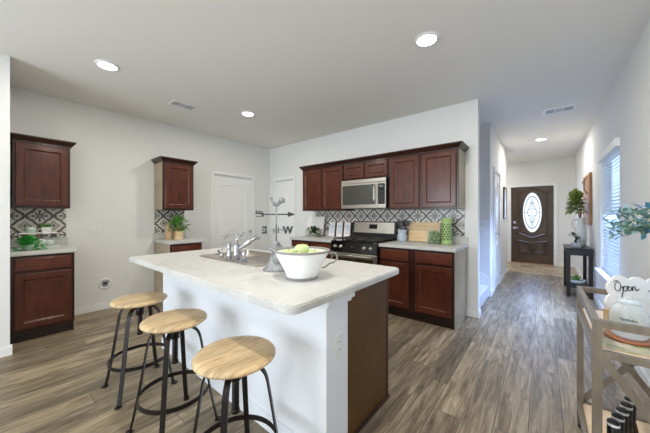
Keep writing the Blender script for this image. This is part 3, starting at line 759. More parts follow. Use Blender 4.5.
for x, y, z, lb in ap:
    loc = (-1.100+x, 1.138+y, .914+z-.084)
    if first is None:
        first = thing('apple', lb, 'apple', loc, 0, 'green apples in the enamel bowl')
        b = NB(); lathe(b, [(.004, .062), (.012, .070), (.028, .073), (.040, .062), (.044, .042), (.038, .018), (.024, .003), (.006, .006)][::-1], n=24); part('flesh', b, M['apple'], first)
        b = NB(); tube(b, [(0, 0, .062), (.002, 0, .078), (.006, 0, .086)], .0018, 6); part('stem', b, M['stem'], first)
    else: dup(first, loc, random.random()*6, lb)

# weather vane
wv = thing('weather_vane', 'weathered grey rooster weather vane with compass letters on the island', 'weather vane', (-1.395, 1.195, .914))
RX = Vector((.776, .631, 0))
b = NB(); lathe(b, [(.088, 0), (.088, .010), (.070, .022), (.050, .055), (.036, .092), (.026, .116), (.022, .122)], n=32)
lathe(b, [(.022, .120), (.046, .132), (.052, .142), (.046, .154), (.032, .166), (.028, .176), (.012, .188), (.007, .195)], n=28); part('base', b, M['zinc'], wv)
b = NB(); tube(b, [(0, 0, .17), (0, 0, .455)], .006, 10); part('rod', b, M['zinc'], wv)
b = NB()
for d in (Vector((1, 0, 0)), Vector((0, 1, 0))):
    tube(b, [RX*0+d*-.085+Vector((0, 0, .268)), d*.085+Vector((0, 0, .268))], .0035, 8)
b.transform(Matrix.Rotation(YAW, 4, 'Z')); part('compass_arms', b, M['zinc'], wv)
def text_bm(txt, size, depth, mirror=False):
    cu = bpy.data.curves.new('t', 'FONT'); cu.body = txt; cu.size = size; cu.extrude = depth; cu.align_x = 'CENTER'; cu.offset = size*.065
    o = bpy.data.objects.new('t', cu); C.objects.link(o); dg = bpy.context.evaluated_depsgraph_get(); dg.update()
    me = bpy.data.meshes.new_from_object(o.evaluated_get(dg)); b = NB(); b.from_mesh(me); C.objects.unlink(o); bpy.data.objects.remove(o); bpy.data.meshes.remove(me)
    b.transform(Matrix.Rotation(PI/2, 4, 'X') @ (Matrix.Diagonal((-1, 1, 1, 1)) if mirror else Matrix.Identity(4)))
    return b
LX = .078
for ch, dx, dy, mir in (('E', -LX, 0, True), ('W', LX, 0, True), ('N', 0, .085, True), ('S', 0, -.085, True)):
    b = text_bm(ch, .062 if dy == 0 else .05, .002, mir)
    rot = YAW if dy == 0 else YAW+PI/2
    b.transform(Matrix.Rotation(YAW, 4, 'Z') @ Matrix.Translation((dx, dy, .246)) @ Matrix.Rotation(0 if dy == 0 else PI/2, 4, 'Z'))
    part('compass_letter', b, M['vane_ink'] if dy == 0 else M['zinc'], wv)
b = NB(); zz = .372
tube(b, [(-.10, 0, zz), (.10, 0, zz)], .0045, 8)
rings(b, [[(x, y*s, zz+z*s) for y, z in ((-.004, -.001), (.004, -.001), (.004, .001), (-.004, .001))] for x, s in ((.07, 1), (.0701, 1))], True, True)
rings(b, [[(.078, -.004, zz-.018), (.078, .004, zz-.018), (.078, .004, zz+.018), (.078, -.004, zz+.018)], [(.128, -.001, zz-.001), (.128, .001, zz-.001), (.128, .001, zz+.001), (.128, -.001, zz+.001)]])
for k in range(4):
    x = -.138+.012*k; box(b, x, x+.008, -.002, .002, zz+.004-.002*(k % 2), zz+.026-.005*(k % 2))
box(b, -.142, -.085, -.002, .002, zz+.002, zz+.008); box(b, -.136, -.085, -.002, .002, zz-.016, zz-.011); box(b, -.097, -.085, -.002, .002, zz-.016, zz+.01)
b.transform(Matrix.Rotation(YAW, 4, 'Z')); part('arrow', b, M['vane_ink'], wv)
# rooster (closed silhouette with rounded thickness)
b = NB()
sphere(b, (0, 0, .446), .02, 1.25, .5, .85, 14)
tube(b, bez([(-.012, 0, .45), (-.024, 0, .465), (-.03, 0, .478)], 5), [.013]*3+[.010]*4+[.008]*4, 8)
sphere(b, (-.032, 0, .482), .0085, 1, .7, 1, 10)
rings(b, [[(-.040, -.002, .479), (-.040, .002, .479), (-.040, .002, .484), (-.040, -.002, .484)], [(-.050, -.0004, .480), (-.050, .0004, .480), (-.050, .0004, .481), (-.050, -.0004, .481)]])
for k in range(3): sphere(b, (-.038+.006*k, 0, .490+.001*(k == 1)), .0042, 1, .5, 1.1, 8)
for a, ln in ((.35, .042), (.65, .046), (.95, .046), (1.2, .04)):
    tube(b, bez([(.012, 0, .448), (.012+.5*ln*math.cos(a)+.004, 0, .448+.6*ln*math.sin(a)), (.012+ln*math.cos(a), 0, .450+ln*math.sin(a)), (.012+ln*1.15*math.cos(a)+.005, 0, .446+ln*math.sin(a))], 4), [.008]*4+[.007]*5+[.004]*4, 6)
b.transform(Matrix.Rotation(YAW, 4, 'Z') @ Matrix.Translation((0, 0, -.005))); part('rooster', b, M['zinc'], wv)

# ------------------------------------------------------------------ bar stools
def make_stool(loc, label):
    t = thing('bar_stool', label, 'stool', loc, 0, 'bar stools along the island')
    b = NB(); lathe(b, [(.02, .628), (.150, .628), (.168, .632), (.179, .641), (.179, .648), (.172, .656), (.154, .660), (.06, .658), (.001, .658)], n=56); part('seat', b, M['seat'], t)
    b = NB(); lathe(b, [(.07, .606), (.07, .628)], n=24); lathe(b, [(.013, .40), (.015, .404), (.015, .604)], n=14); lathe(b, [(.019, .385), (.019, .40), (.013, .405)], n=14)
    for k in range(20): lathe(b, [(.0155, .41+.009*k), (.017, .4125+.009*k), (.0155, .415+.009*k)], n=12, cap0=False, cap1=False)
    part('swivel_screw', b, M['stool_iron'], t)
    b = NB(); lathe(b, [(.026, .535), (.026, .602)], n=20); part('hub', b, M['stool_iron'], t)
    for k in range(4):
        a = PI/4+k*PI/2; d = Vector((math.cos(a), math.sin(a), 0)); s = Vector((-d.y, d.x, 0))
        pts = [d*r+Vector((0, 0, z)) for r, z in ((.020, .600), (.06, .600), (.095, .594), (.122, .575), (.140, .540), (.152, .48), (.172, .36), (.196, .22), (.226, .07), (.240, .012))]
        b = NB(); strap(b, bez(pts, 5), s, .026, .007); f = part('leg', b, M['stool_iron'], t)
        b = NB(); c = d*.246
        box(b, -.018, .018, -.016, .016, 0, .010, .002); b.transform(Matrix.Translation(c) @ Matrix.Rotation(a, 4, 'Z')); part('foot', b, M['stool_iron'], f)
    b = NB(); n = 40; R = .191
    rings(b, [[((R+dr)*math.cos(2*PI*i/n), (R+dr)*math.sin(2*PI*i/n), z) for dr, z in ((-.003, .207), (.003, .207), (.003, .231), (-.003, .231))] for i in range(n+1)], False, False)
    part('foot_ring', b, M['stool_iron'], t)
    return t
s0 = make_stool((-2.36, .69, 0), 'wooden bar stool farthest from the camera, at the left end of the island')
dup(s0, (-1.735, .69, 0), .12, 'wooden bar stool in the middle of the three at the island')
dup(s0, (-1.085, .69, 0), -.06, 'wooden bar stool nearest the camera, by the near corner of the island')

# ------------------------------------------------------------------ wall plates
def plate(name, loc, rotz, w, h, kind, label, cat):
    t = thing(name, label, cat, loc, rotz)
    b = NB(); box(b, -w/2, w/2, -.006, 0, -h/2, h/2, .002); part('cover_plate', b, M['pot_white'], t)
    if kind == 'switch':
        for x in (-w/3.2, 0, w/3.2):
            b = NB(); box(b, x-.012, x+.012, -.010, -.006, -.030, .030, .002); part('rocker', b, M['white'], t)
    else:
        for z in (-.02, .02):
            b = NB(); box(b, -.015, .015, -.008, -.006, z-.014, z+.014, .002); s = part('socket', b, M['white'], t)
            b = NB(); box(b, -.007, -.004, -.0085, -.008, z-.004, z+.006); box(b, .004, .007, -.0085, -.008, z-.004, z+.006); part('slots', b, M['dark_slot'], s)
plate('light_switch', (XL, .838, 1.105), R90, .13, .118, 'switch', 'white three gang light switch plate on the left wall', 'light switch')
plate('wall_outlet', (XL, 1.225, .44), R90, .075, .118, 'outlet', 'white outlet low on the left wall beside the round box', 'outlet')
plate('wall_outlet', (-.83, 1.13, .60), R90, .072, .118, 'outlet', 'white outlet on the end post of the island', 'outlet')
t = thing('water_line_box', 'round white recessed supply box low on the left wall', 'wall box', (XL, .955, .345), R90)
b = NB(); lathe(b, [(.075, 0), (.075, .008), (.06, .012), (.052, .008), (.050, .001)], n=32, cap0=False, cap1=False); b.transform(Matrix.Rotation(PI/2, 4, 'X')); part('ring', b, M['pot_white'], t)
b = NB(); lathe(b, [(.051, .0), (.051, .003)], n=32); b.transform(Matrix.Rotation(PI/2, 4, 'X')); part('recess', b, M['zinc_l'], t)
b = NB(); box(b, -.028, .028, -.02, -.003, .005, .030, .003); box(b, -.02, -.008, -.016, -.003, -.028, .01); box(b, .010, .02, -.016, -.003, -.028, .01); part('valve', b, M['dark_slot'], t)

# ------------------------------------------------------------------ foliage helper
def leaf(b, p, d, ln, wd, up=None, curl=.25):
    d = Vector(d).normalized(); up = up or Vector((random.uniform(-.4, .4), random.uniform(-.4, .4), 1))
    s = d.cross(up); s = s.normalized() if s.length > 1e-3 else Vector((1, 0, 0)); nrm = s.cross(d)
    p = Vector(p); q = [p, p+d*ln*.35+s*wd*.5+nrm*ln*.05, p+d*ln*.35-s*wd*.5+nrm*ln*.05, p+d*ln*.75+s*wd*.36-nrm*ln*curl*.2, p+d*ln*.75-s*wd*.36-nrm*ln*curl*.2, p+d*ln-nrm*ln*curl*.5, p+d*ln*.4+nrm*ln*.0]
    v = [b.verts.new(x) for x in q]
    for f in ((0, 1, 6), (0, 6, 2), (1, 3, 6), (6, 3, 5), (6, 5, 4), (2, 6, 4)):
        b.faces.new([v[i] for i in f])
def bush(c, rx, ry, rz, n, ln, wd, base=None, droop=0):
    b = NB()
    for _ in range(n):
        a = random.uniform(0, 2*PI); e = random.uniform(-.25, 1) ; r = random.random()**.5
        d = Vector((math.cos(a)*math.cos(e*PI/2), math.sin(a)*math.cos(e*PI/2), math.sin(e*PI/2)))
        p = Vector(c)+Vector((d.x*rx*r, d.y*ry*r, d.z*rz*r)); dd = d+Vector((random.uniform(-.5, .5), random.uniform(-.5, .5), random.uniform(-.3, .5)-droop))
        leaf(b, p, dd, ln*random.uniform(.7, 1.2), wd*random.uniform(.7, 1.2))
    return b
def stems(base, c, rx, rz, n, r=.002):
    b = NB()
    for _ in range(n):
        a = random.uniform(0, 2*PI); q = random.uniform(.2, .9)
        e = Vector(c)+Vector((math.cos(a)*rx*q, math.sin(a)*rx*q, rz*random.uniform(0, .6)))
        m = (Vector(base)+e)/2+Vector((0, 0, .02)); tube(b, bez([base, m, e], 4), r, 5)
    return b

# left hutch: two-tier stand, pots, plants
ZC = .9145
st_ = thing('tiered_stand', 'two tier white serving stand on the left hutch counter', 'stand', (-4.47, .315, ZC))
for z, rx, ry in ((.012, .09, .165), (.172, .075, .15)):
    b = NB(); box(b, -rx, rx, -ry, ry, z-.012, z, .004); part('tier', b, M['canvas'] if z > .1 else M['pot_white'], st_)
b = NB(); tube(b, [(0, 0, .012), (0, 0, .172)], .006, 8); part('post', b, M['tan_wood'], st_)
def mug(loc, r, h, mat, label, rot=0, handle=True):
    t = thing('mug', label, 'mug', loc, rot)
    b = NB(); lathe(b, [(r*.8, 0), (r*.95, .006), (r, h*.5), (r, h), (r*.92, h), (r*.9, h*.3), (.005, .01)], n=24); part('body', b, mat, t)
    if handle:
        b = NB(); tube(b, bez([(0, -r*.96, h*.8), (0, -r*1.5, h*.75), (0, -r*1.6, h*.45), (0, -r*1.4, h*.25), (0, -r*.96, h*.22)], 5), .005, 8); part('handle', b, mat, t)
    return t
mug((-4.455, .255, ZC+.1725), .042, .062, M['pot_sage'], 'pale mug standing on the upper tier of the stand beside the grass pot')
pt = thing('potted_grass', 'small square white pot of bright grass on the upper tier', 'potted plant', (-4.46, .375, ZC+.1725))
b = NB(); rings(b, [[(sx*h, sy*h, z) for sx, sy in ((-1, -1), (1, -1), (1, 1), (-1, 1))] for h, z in ((.034, 0), (.042, .06), (.038, .06), (.036, .05))]); part('pot', b, M['pot_white'], pt)
b = NB()
for _ in range(90): leaf(b, (random.uniform(-.034, .034), random.uniform(-.034, .034), .045), (random.uniform(-.4, .4), random.uniform(-.4, .4), 1), random.uniform(.03, .07), .010, Vector((random.uniform(-1, 1), random.uniform(-1, 1), .1)))
part('grass_blades', b, M['leaf'], pt)
mug((-4.44, .265, ZC+.0125), .040, .07, M['pot_sage'], 'pale mug on the lower tier behind the leafy plant', 1.2)
mug((-4.43, .395, ZC+.0125), .045, .075, M['pot_sage'], 'pale mug on the lower tier at the right of the stand', PI)
b = NB(); box(b, -.02, .02, -.025, .025, 0, .085, .006); single('white_canister', b, M['pot_white'], 'small white block canister on the lower tier between the mugs', 'canister', (-4.40, .335, ZC+.0125))
pt = thing('potted_plant', 'bright green leafy plant on the left hutch counter in front of the stand', 'potted plant', (-4.23, .222, ZC))
b = NB(); lathe(b, [(.035, 0), (.045, .04), (.048, .055), (.04, .055), (.038, .045)], n=20); part('pot', b, M['pot_sage'], pt)
part('foliage', bush((0, 0, .035), .085, .11, .085, 150, .05, .038), M['leaf_bright'], pt)
b = NB()
for k in range(9):
    a = k*.7; tube(b, [(0, 0, .04), (.05*math.cos(a), .06*math.sin(a), .08)], .002, 5)
part('stems', b, M['leaf'], pt)

# small hutch: wooden bottle vase and potted plant
b = NB(); lathe(b, [(.050, 0), (.056, .01), (.056, .13), (.052, .165), (.027, .20), (.020, .24), (.026, .262), (.018, .262), (.014, .22)], n=24)
single('wooden_bottle_vase', b, M['tan_wood'], 'tan wooden bottle shaped vase on the small hutch counter', 'vase', (-4.46, 1.685, ZC))
pt = thing('potted_plant', 'leafy green plant in a tan pot beside the wooden bottle vase', 'potted plant', (-4.40, 1.80, ZC))
b = NB(); rings(b, [[(sx*h, sy*h, z) for sx, sy in ((-1, -1), (1, -1), (1, 1), (-1, 1))] for h, z in ((.044, 0), (.052, .125), (.045, .125), (.043, .11))]); part('pot', b, M['board_wood'], pt)
part('foliage', bush((0, 0, .19), .12, .14, .15, 250, .06, .032), M['leaf'], pt)
part('stems', stems((0, 0, .11), (0, 0, .18), .09, .08, 12), M['stem'], pt)

# ------------------------------------------------------------------ back counter, left of the range
t = thing('white_board', 'large white square board leaning against the wall left of the range', 'board', (-3.24, 3.70, ZC), -.05)
b = NB(); box(b, -.24, .18, -.009, .009, 0, .352, .003); b.transform(Matrix.Rotation(-.20, 4, 'X') @ Matrix.Translation((0, 0, .004))); part('panel', b, M['canvas'], t)
pt = thing('potted_herb', 'low green herb plant in front of the white board', 'potted plant', (-3.13, 3.56, ZC))
b = NB(); lathe(b, [(.05, 0), (.06, .05), (.05, .05), (.045, .04)], n=20); part('pot', b, M['pot_white'], pt)
part('foliage', bush((-.02, 0, .05), .19, .08, .11, 420, .040, .022), M['leaf_dark'], pt)
part('stems', stems((0, 0, .04), (0, 0, .06), .12, .12, 10), M['leaf_dark'], pt)
for k, (x, lb) in enumerate(((-2.875, 'leftmost of three small white framed prints, next to the white board'), (-2.715, 'middle of the three small white framed prints'), (-2.555, 'rightmost of three small white framed prints, next to the range'))):
    if k == 0:
        fr = thing('framed_print', lb, 'framed print', (x, 3.73, ZC), 0, 'framed prints left of the range')
        tr = Matrix.Rotation(-.14, 4, 'X') @ Matrix.Translation((0, 0, .003))
        b = NB(); box(b, -.068, .078, -.012, .012, 0, .255, .003); b.transform(tr); part('frame', b, M['canvas'], fr)
        b = NB(); box(b, .058, .080, -.016, .012, 0, .256); b.transform(tr); part('dark_edge', b, M['frame_dark'], fr)
        b = NB(); box(b, -.045, .045, -.0135, -.012, .05, .20); b.transform(tr); part('print', b, M['print'], fr)
    else: dup(fr, (x, 3.73, ZC), 0, lb)

# right of the range
ck = thing('utensil_crock', 'blue and white ceramic crock of dark utensils right of the range', 'crock', (-1.56, 3.665, ZC))
b = NB(); lathe(b, [(.058, 0), (.066, .01), (.070, .08), (.060, .10), (.056, .115), (.064, .15), (.066, .165), (.058, .165), (.05, .12), (.05, .03)], n=28); part('body', b, M['crock'], ck)
ut = [(-.03, .0, -.035, .02, 'spoon'), (.01, .02, .01, .03, 'spatula'), (.03, -.01, .045, .0, 'ladle'), (0, -.02, -.005, -.02, 'turner')]
lbs = {'spoon': 'dark cooking spoon at the left of the crock', 'spatula': 'dark round headed spatula in the middle of the crock', 'ladle': 'dark ladle leaning right out of the crock', 'turner': 'short dark turner at the front of the crock'}
for x, y, dx, dy, k in ut:
    t = thing(k, lbs[k], 'utensil', (-1.56+x*.5, 3.665+y*.5, ZC+.035), 0, 'utensils in the crock')
    b = NB(); tube(b, [(0, 0, 0), (dx*.7, dy*.7, .16)], .006, 8); part('handle', b, M['utensil'], t)
    b = NB(); sphere(b, (dx*1.2, dy, .225 if k != 'turner' else .20), .040, .95, .3, 1.25 if k != 'ladle' else .9, 14); part('head', b, M['utensil'], t)
t = thing('cutting_board', 'wide pale wooden cutting board leaning on the backsplash', 'cutting board', (-1.285, 3.742, ZC))
tr = Matrix.Rotation(-.13, 4, 'X') @ Matrix.Translation((0, 0, .004))
b = NB()
for k in range(5): box(b, -.215, .215, -.010, .010, .002+.054*k, .002+.054*k+.0525, .002)
b.transform(tr); part('planks', b, M['board_wood'], t)
b = NB(); box(b, -.20, -.185, .010, .013, .02, .25); box(b, .185, .2, .010, .013, .02, .25); b.transform(tr); part('battens', b, M['board_wood'], t)
b = NB(); box(b, -.235, -.208, -.007, .007, .07, .105, .003); box(b, .208, .235, -.007, .007, .07, .105, .003); b.transform(tr); part('handle', b, M['copper'], t)
gj = thing('glass_jar', 'clear glass jar filled with small green fruit beside the green vase', 'jar', (-1.098, 3.60, ZC))
b = NB(); lathe(b, [(.002, .002), (.082, .002), (.090, .012), (.090, .15), (.084, .172), (.076, .182), (.078, .192)], n=36, cap0=False, cap1=False); part('glass', b, M['glass'], gj)
b = NB(); lathe(b, [(.002, .0005), (.086, .0005), (.089, .008)], n=36, cap0=False, cap1=False); part('base', b, M['glass'], gj)
k = 0; fl_ = None
for lay, (rr, n, z) in enumerate(((.058, 7, .028), (.060, 7, .066), (.056, 7, .104), (.050, 6, .138), (.0, 1, .05), (.0, 1, .09), (0.0, 1, .15))):
    for i in range(n):
        a = 2*PI*i/n+lay*.45; loc = (-1.098+rr*math.cos(a), 3.60+rr*math.sin(a), ZC+z-.022)
        if fl_ is None:
            b = NB(); sphere(b, (0, 0, .022), .023, 1, 1, 1.05, 12); fl_ = single('green_fruit', b, M['lime'], 'small round green fruit packed inside the clear glass jar', 'fruit', loc, 0, 'green fruit in the glass jar')
        else: dup(fl_, loc, random.random()*6)
gv = thing('green_vase', 'tall lime green pierced ceramic vase at the right end of the counter', 'vase', (-.938, 3.572, ZC))
b = NB(); lathe(b, [(.054, 0), (.064, .004), (.066, .024), (.058, .04), (.062, .055), (.062, .275), (.058, .29), (.066, .305), (.066, .325), (.054, .335), (.040, .335), (.040, .30)], n=36); part('body', b, M['green_glaze'], gv)
b = NB()
for k in range(11):
    for j in range(7):
        a = 2*PI*(k+.5*(j % 2))/11; z = .075+.030*j; o = Vector((math.cos(a), math.sin(a), 0))
        g = NB(); lathe(g, [(.0115, 0), (.0115, .002)], n=10); g.transform(Matrix.Translation(o*.0614+Vector((0, 0, z))) @ o.to_track_quat('Z', 'Y').to_matrix().to_4x4())
        me = bpy.data.meshes.new('tmp'); g.to_mesh(me); g.free(); b.from_mesh(me); bpy.data.meshes.remove(me)
part('pierced_holes', b, M['leaf_dark'], gv)
b = NB(); lathe(b, [(.001, 0), (.05, 0), (.062, .006), (.058, .008), (.045, .004), (.001, .004)], n=24, sx=1.4)
single('spoon_rest', b, M['zinc_l'], 'flat pale grey spoon rest lying on the counter before the cutting board', 'spoon rest', (-1.42, 3.47, ZC))

# ------------------------------------------------------------------ hall: picture, console, wall board
pf = thing('hall_picture', 'narrow dark framed picture on the left hall wall beside the front door', 'picture', (HX, 6.87, 1.55), R90)
b = NB(); 
for a in ((-.22, -.19, -.33, .33), (.19, .22, -.33, .33), (-.19, .19, -.33, -.30), (-.19, .19, .30, .33)): box(b, a[0], a[1], -.03, 0, a[2], a[3])
part('frame', b, M['frame_dark'], pf)
part('canvas', bx(-.19, .19, -.02, 0, -.30, .30), M['print'], pf)
ct = thing('console_table', 'narrow black console table against the right hall wall', 'console table', (.29, 5.75, 0)); CW, CL, CH = .30, .84, .765
b = NB(); box(b, -.012, CW, -.012, CL+.012, CH-.028, CH, .004); part('tabletop', b, M['espresso'], ct)
b = NB()
for a in ((0.01, .03, .03, CL-.03), (CW-.03, CW-.01, .03, CL-.03), (.03, CW-.03, .01, .03), (.03, CW-.03, CL-.03, CL-.01)): box(b, *a, CH-.11, CH-.028)
part('apron', b, M['espresso'], ct)
for x in (0, CW-.045):
    for y in (0, CL-.045): part('leg', bx(x, x+.045, y, y+.045, 0, CH-.028), M['espresso'], ct)
b = NB(); box(b, .02, CW-.02, .02, CL-.02, .14, .165); part('lower_shelf', b, M['espresso'], ct)
# on the console
bo = thing('bonsai_pot', 'dark bonsai in a grey bowl on the console table', 'potted plant', (.415, 5.90, CH+.0005))
b = NB(); lathe(b, [(.05, 0), (.066, .012), (.078, .072), (.082, .082), (.074, .082), (.068, .07), (.002, .065)], n=24); part('pot', b, M['zinc_l'], bo)
b = NB(); tube(b, bez([(0, 0, .065), (-.015, -.02, .11), (.0, -.01, .14), (-.03, -.02, .19)], 5), [.016]*6+[.012]*6+[.007]*4, 8); part('trunk', b, M['espresso'], bo)
q = bush((-.04, -.03, .19), .06, .06, .04, 60, .03, .02); q2 = bush((.02, 0, .12), .05, .05, .05, 40, .03, .02); me = bpy.data.meshes.new('tmp'); q2.to_mesh(me); q.from_mesh(me); q2.free(); part('foliage', q, M['espresso_leaf'] if 'espresso_leaf' in M else M['leaf_dark'], bo)
vz = thing('tall_white_vase', 'tall white pitcher vase of leafy greens on the console', 'vase', (.49, 6.24, CH+.0005))
b = NB(); lathe(b, [(.055, 0), (.068, .01), (.076, .15), (.072, .30), (.052, .40), (.048, .44), (.060, .48), (.053, .48), (.042, .44), (.048, .38)], n=28); part('body', b, M['pot_white'], vz)
b = NB(); tube(b, bez([(-.045, -.03, .45), (-.10, -.06, .44), (-.11, -.07, .36), (-.075, -.05, .28)], 6), .007, 8); part('handle', b, M['zinc_l'], vz)
part('foliage', bush((-.065, 0, .66), .10, .17, .27, 460, .07, .042), M['leaf_olive'], vz)
part('stems', stems((0, 0, .42), (-.04, 0, .64), .10, .2, 14, .003), M['stem'], vz)
b = NB(); lathe(b, [(.05, 0), (.09, .03), (.11, .07), (.102, .07), (.08, .035), (.002, .02)], n=28)
bw2 = thing('white_planter', 'white bowl with greenery on the lower shelf of the console', 'planter', (.42, 6.0, .1655)); part('bowl', b, M['pot_white'], bw2)
part('foliage', bush((0, 0, .05), .08, .09, .07, 60, .04, .03), M['leaf'], bw2)
wd = thing('rustic_plank', 'rustic wooden plank mounted on the right hall wall above the console', 'wall decor', (XR-.002, 6.45, 1.13), -R90)
b = NB(); box(b, -.42, .42, -.035, 0, 0, .85, .004); part('plank', b, M['rustic'], wd)
b = NB(); tube(b, bez([(.25, -.04, .80), (.28, -.075, .72), (.25, -.08, .60), (.22, -.04, .52)], 6), .006, 8); part('iron_hook', b, M['espresso'], wd)
b = NB(); tube(b, bez([(-.1, -.04, .80), (-.1, -.07, .74), (-.1, -.04, .68)], 6), .006, 8); part('iron_hook', b, M['espresso'], wd)

# ------------------------------------------------------------------ bar cart
CX0, CX1, CY0, CY1 = .158, .578, 1.557, 2.245
bc = thing('bar_cart', 'two shelf grey metal bar cart with X braced ends against the right wall', 'cart', (CX0, CY0, 0)); BW, BL = CX1-CX0, CY1-CY0
T = .029
for x in (0, BW-T):
    for y in (0, BL-T):
        part('post', bx(x, x+T, y, y+T, .075, .85), M['cart'], bc)
for zr in (.832, .145):
    for a in ((T, BW-T, 0, .022), (T, BW-T, BL-.022, BL), (0, .022, T, BL-T), (BW-.022, BW, T, BL-T)):
        b = NB(); box(b, a[0], a[1], a[2], a[3], zr-.012, zr+.018 if zr < .5 else .85); part('rail', b, M['cart'], bc)
for zs in (.715, .145):
    for a in ((T, BW-T, 0, .022), (T, BW-T, BL-.022, BL), (0, .022, T, BL-T), (BW-.022, BW, T, BL-T)):
        if zs > .5:
            b = NB(); box(b, a[0], a[1], a[2], a[3], zs-.015, zs+.012); part('shelf_rail', b, M['cart'], bc)
    b = NB(); box(b, .022, BW-.022, .022, BL-.022, zs-.005, zs+.010); part('shelf', b, M['cart_shelf'], bc)
def cross(y):
    for s in (0, 1):
        z0, z1 = (.165, .70) if s else (.70, .165)
        b = NB(); yy = y+(.006 if s else -.006); strap(b, [(T-.004, yy, z0), (BW-T+.004, yy, z1)], Vector((z1-z0, 0, -(BW-2*T+.008))).normalized(), .028, .011)
        part('cross_brace', b, M['cart'], bc)
cross(.012); cross(BL-.012)
for x in (T/2, BW-T/2):
    for y in (T/2, BL-T/2):
        b = NB(); box(b, x-.014, x+.014, y-.012, y+.012, .052, .075, .002); c = part('caster', b, M['cart'], bc)
        b = NB(); lathe(b, [(.012, -.010), (.028, -.010), (.030, -.006), (.030, .006), (.028, .010), (.012, .010)], n=20); b.transform(Matrix.Translation((x, y, .030)) @ Matrix.Rotation(PI/2, 4, 'X') @ Matrix.Rotation(PI/2, 4, 'Y')); part('wheel', b, M['black'], c)
SZ = .7255
# open sign
sg = thing('open_sign', 'white scalloped wooden sign reading Open, leaning on the bar cart', 'sign', (.243, 1.925, SZ), YAW-.12)
b = NB(); n = 6; SW, SH = .36, .23
pts = []
def scal(x0, z0, x1, z1, k, amp, nx, nz):
    for i in range(k*8):
        t = i/(k*8); a = amp*abs(math.sin(PI*k*t)); pts.append((x0+(x1-x0)*t+nx*a, z0+(z1-z0)*t+nz*a))
scal(0, 0, SW, 0, 1, 0, 0, 0); scal(SW, 0, SW-.01, SH-.02, 3, .016, 1, 0); scal(SW-.01, SH-.02, .045, SH, 4, .020, 0, 1); scal(.045, SH, 0, 0, 3, .016, -1, 0.1)
rings(b, [[(x, y, z) for x, z in pts] for y in (-.006, .006)])
b.transform(Matrix.Rotation(-.12, 4, 'X') @ Matrix.Translation((0, 0, .003))); part('board', b, M['sign_cream'], sg)
b = NB()
O = bez([(.018, .060), (.005, .055), (-.006, .035), (-.004, .012), (.010, .002), (.024, .016), (.028, .040), (.018, .060), (.004, .066), (-.012, .058)], 5)
Pp = bez([(.034, .020), (.041, .032), (.037, .0), (.027, -.034), (.037, .0), (.044, .024), (.053, .034), (.062, .026), (.060, .008), (.049, .002), (.043, .010)], 5)
Ee = bez([(.058, .006), (.070, .020), (.076, .030), (.070, .034), (.065, .022), (.068, .008), (.078, .006), (.086, .014)], 5)
Nn = bez([(.086, .014), (.092, .032), (.092, .006), (.099, .028), (.107, .033), (.110, .022), (.111, .008), (.120, .008), (.130, .018)], 5)
for l in (O, Pp, Ee, Nn):
    tube(b, [(p[0]*.78, -.0075, p[1]*.80) for p in l], .0018, 6)
b.transform(Matrix.Rotation(-.12, 4, 'X') @ Matrix.Translation((.058, 0, .172))); part('lettering', b, M['sign_ink'], sg)
b = NB()
tube(b, [(x*.001, -.0075, .006*math.sin(x*.16)) for x in range(0, 130, 3)], .0016, 6)
b.transform(Matrix.Rotation(-.12, 4, 'X') @ Matrix.Translation((.20, 0, .175))); part('flourish', b, M['sign_ink'], sg)
# cloth, copper tray, jar
b = NB(); nx, ny = 20, 12
gr = [[b.verts.new((.012+.30*i/nx, .02+.17*j/ny, .0018+.0012*math.sin(i*1.1)*math.cos(j*.9))) for i in range(nx+1)] for j in range(ny+1)]
for j in range(ny):
    for i in range(nx): b.faces.new((gr[j][i], gr[j][i+1], gr[j+1][i+1], gr[j+1][i]))
g2 = bmesh.ops.solidify(b, geom=b.faces[:], thickness=-.001)
single('tea_towel', b, M['cloth'], 'cream tea towel with green leaf print along the near edge of the cart shelf', 'towel', (CX0+.025, CY0+.025, SZ+.0012))
JX, JY = .295, 1.775
b = NB(); lathe(b, [(.002, 0), (.076, 0), (.080, .004), (.080, .010), (.075, .012), (.002, .012)], n=36); single('round_tray', b, M['copper'], 'round copper brown wooden coaster under the glass canister', 'tray', (JX, JY, SZ+.004))
jr = thing('glass_canister', 'cloudy glass canister with lid and dark script in front of the sign', 'jar', (JX, JY, SZ+.0165))
b = NB(); lathe(b, [(.002, .001), (.058, .001), (.066, .010), (.070, .06), (.069, .10), (.056, .135), (.040, .148), (.038, .155)], n=40, cap0=False, cap1=False); part('body', b, M['glass_grey'], jr)
b = NB(); lathe(b, [(.040, .152), (.044, .156), (.042, .162), (.024, .167), (.012, .170), (.014, .177), (.010, .183), (.002, .184)], n=32); part('lid', b, M['glass_grey'], jr)
b = NB(); dv = Vector((-JX, -JY, 0)).normalized(); sv = Vector((-dv.y, dv.x, 0)); P_ = []
for i in range(60):
    x = -.028+.056*i/59; z = .088+.006*math.sin(i*.75)*(1.3 if i % 20 < 8 else .7)
    P_.append(dv*math.sqrt(.0712**2-x*x)+sv*x+Vector((0, 0, z)))
tube(b, P_, .0011, 5); part('script', b, M['sign_ink'], jr)
for o_ in jr.children: o_.scale = (.88, .88, .96)
b = NB(); box(b, -.025, .025, -.02, .02, 0, .10, .004); single('wooden_block', b, M['tan_wood'], 'small tan wooden block behind the left side of the glass canister', 'block', (.258, 1.885, SZ), YAW)
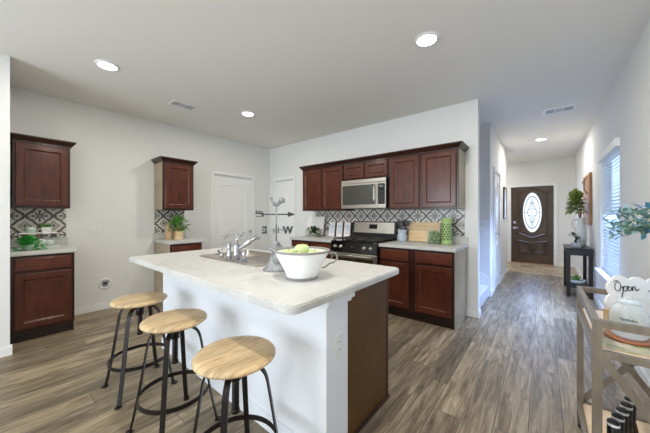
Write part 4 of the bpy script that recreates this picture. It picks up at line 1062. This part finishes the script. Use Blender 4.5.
# wine bottles
bt0 = None
for k, (x, y) in enumerate(((.312, 1.855), (.290, 1.793), (.268, 1.731), (.246, 1.669), (.224, 1.608))[:5]):
    lb = ('dark bottle with black capsule on the lower cart shelf, farthest in the row', 'dark bottle second farthest in the row on the lower cart shelf', 'dark bottle in the middle of the row on the lower cart shelf', 'dark bottle second nearest in the row on the lower cart shelf', 'dark bottle nearest the camera in the row on the lower cart shelf')[k]
    loc = (x, y, .1552)
    if bt0 is None:
        bt0 = thing('wine_bottle', lb, 'bottle', loc, 0, 'bottles on the lower cart shelf')
        b = NB(); lathe(b, [(.022, 0), (.027, .004), (.027, .13), (.022, .16), (.017, .18), (.0165, .20)], n=24); part('glass', b, M['amber'], bt0)
        b = NB(); lathe(b, [(.0175, .175), (.0185, .18), (.0195, .272), (.0175, .276), (.004, .276)], n=24, cap0=False); part('capsule', b, M['foil'], bt0)
        b = NB(); lathe(b, [(.0198, .258), (.0203, .260), (.0203, .266), (.0198, .268)], n=24, cap0=False, cap1=False); part('silver_band', b, M['band'], bt0)
    else: dup(bt0, loc, k, lb)

# eucalyptus in a vase beyond the frame, its stems reaching into view
ev = thing('eucalyptus_vase', 'blue green eucalyptus stems reaching in from the right over the bar cart', 'plant', (.50, 1.755, SZ))
b = NB(); lathe(b, [(.04, 0), (.055, .01), (.058, .15), (.045, .24), (.030, .28), (.034, .30), (.028, .30), (.024, .27)], n=24); part('vase', b, M['glass_grey'], ev)
bs = NB(); bl = NB(); bb = NB()
base = Vector((0, 0, .27))
tips = [((-.238, .288, .518), 0), ((-.234, .266, .472), 0), ((-.225, .214, .450), 0), ((-.197, .205, .450), 0), ((-.218, .300, .565), 0), ((-.194, .273, .572), 0), ((-.159, .275, .590), 0), ((-.137, .216, .592), 1),
        ((-.163, .195, .472), 1), ((-.132, .155, .466), 1), ((-.122, .164, .586), 1), ((-.112, .107, .598), 1), ((-.169, .254, .529), 0), ((-.138, .189, .525), 1), ((-.21, .25, .50), 0), ((-.08, .16, .54), 1), ((.03, .12, .58), 0), ((.04, .2, .55), 0)]
for tp, blue in tips:
    tp = Vector(tp); m1 = base+Vector((0, .02, .14)); m2 = base*.35+tp*.65+Vector((.02, -.01, .01)); m2.z = .515*.6+tp.z*.4+random.uniform(-.03, .03)
    cv = bez([base, m1, m2, tp], 8); tube(bs, cv, .0016, 5)
    for i in range(8, len(cv)):
        for _ in range(2):
            a = random.uniform(0, 2*PI); d = Vector((math.cos(a), math.sin(a), random.uniform(-1.3, 1.5)))+(cv[i]-cv[i-1]).normalized()*.6
            leaf(bb if (blue and random.random() < .55) else bl, cv[i], d, random.uniform(.026, .042), random.uniform(.015, .024))
part('stems', bs, M['leaf_olive'], ev); part('foliage', bl, M['euca'], ev, 'dusty green leaves'); part('foliage', bb, M['euca_blue'], ev, 'blue green leaves')
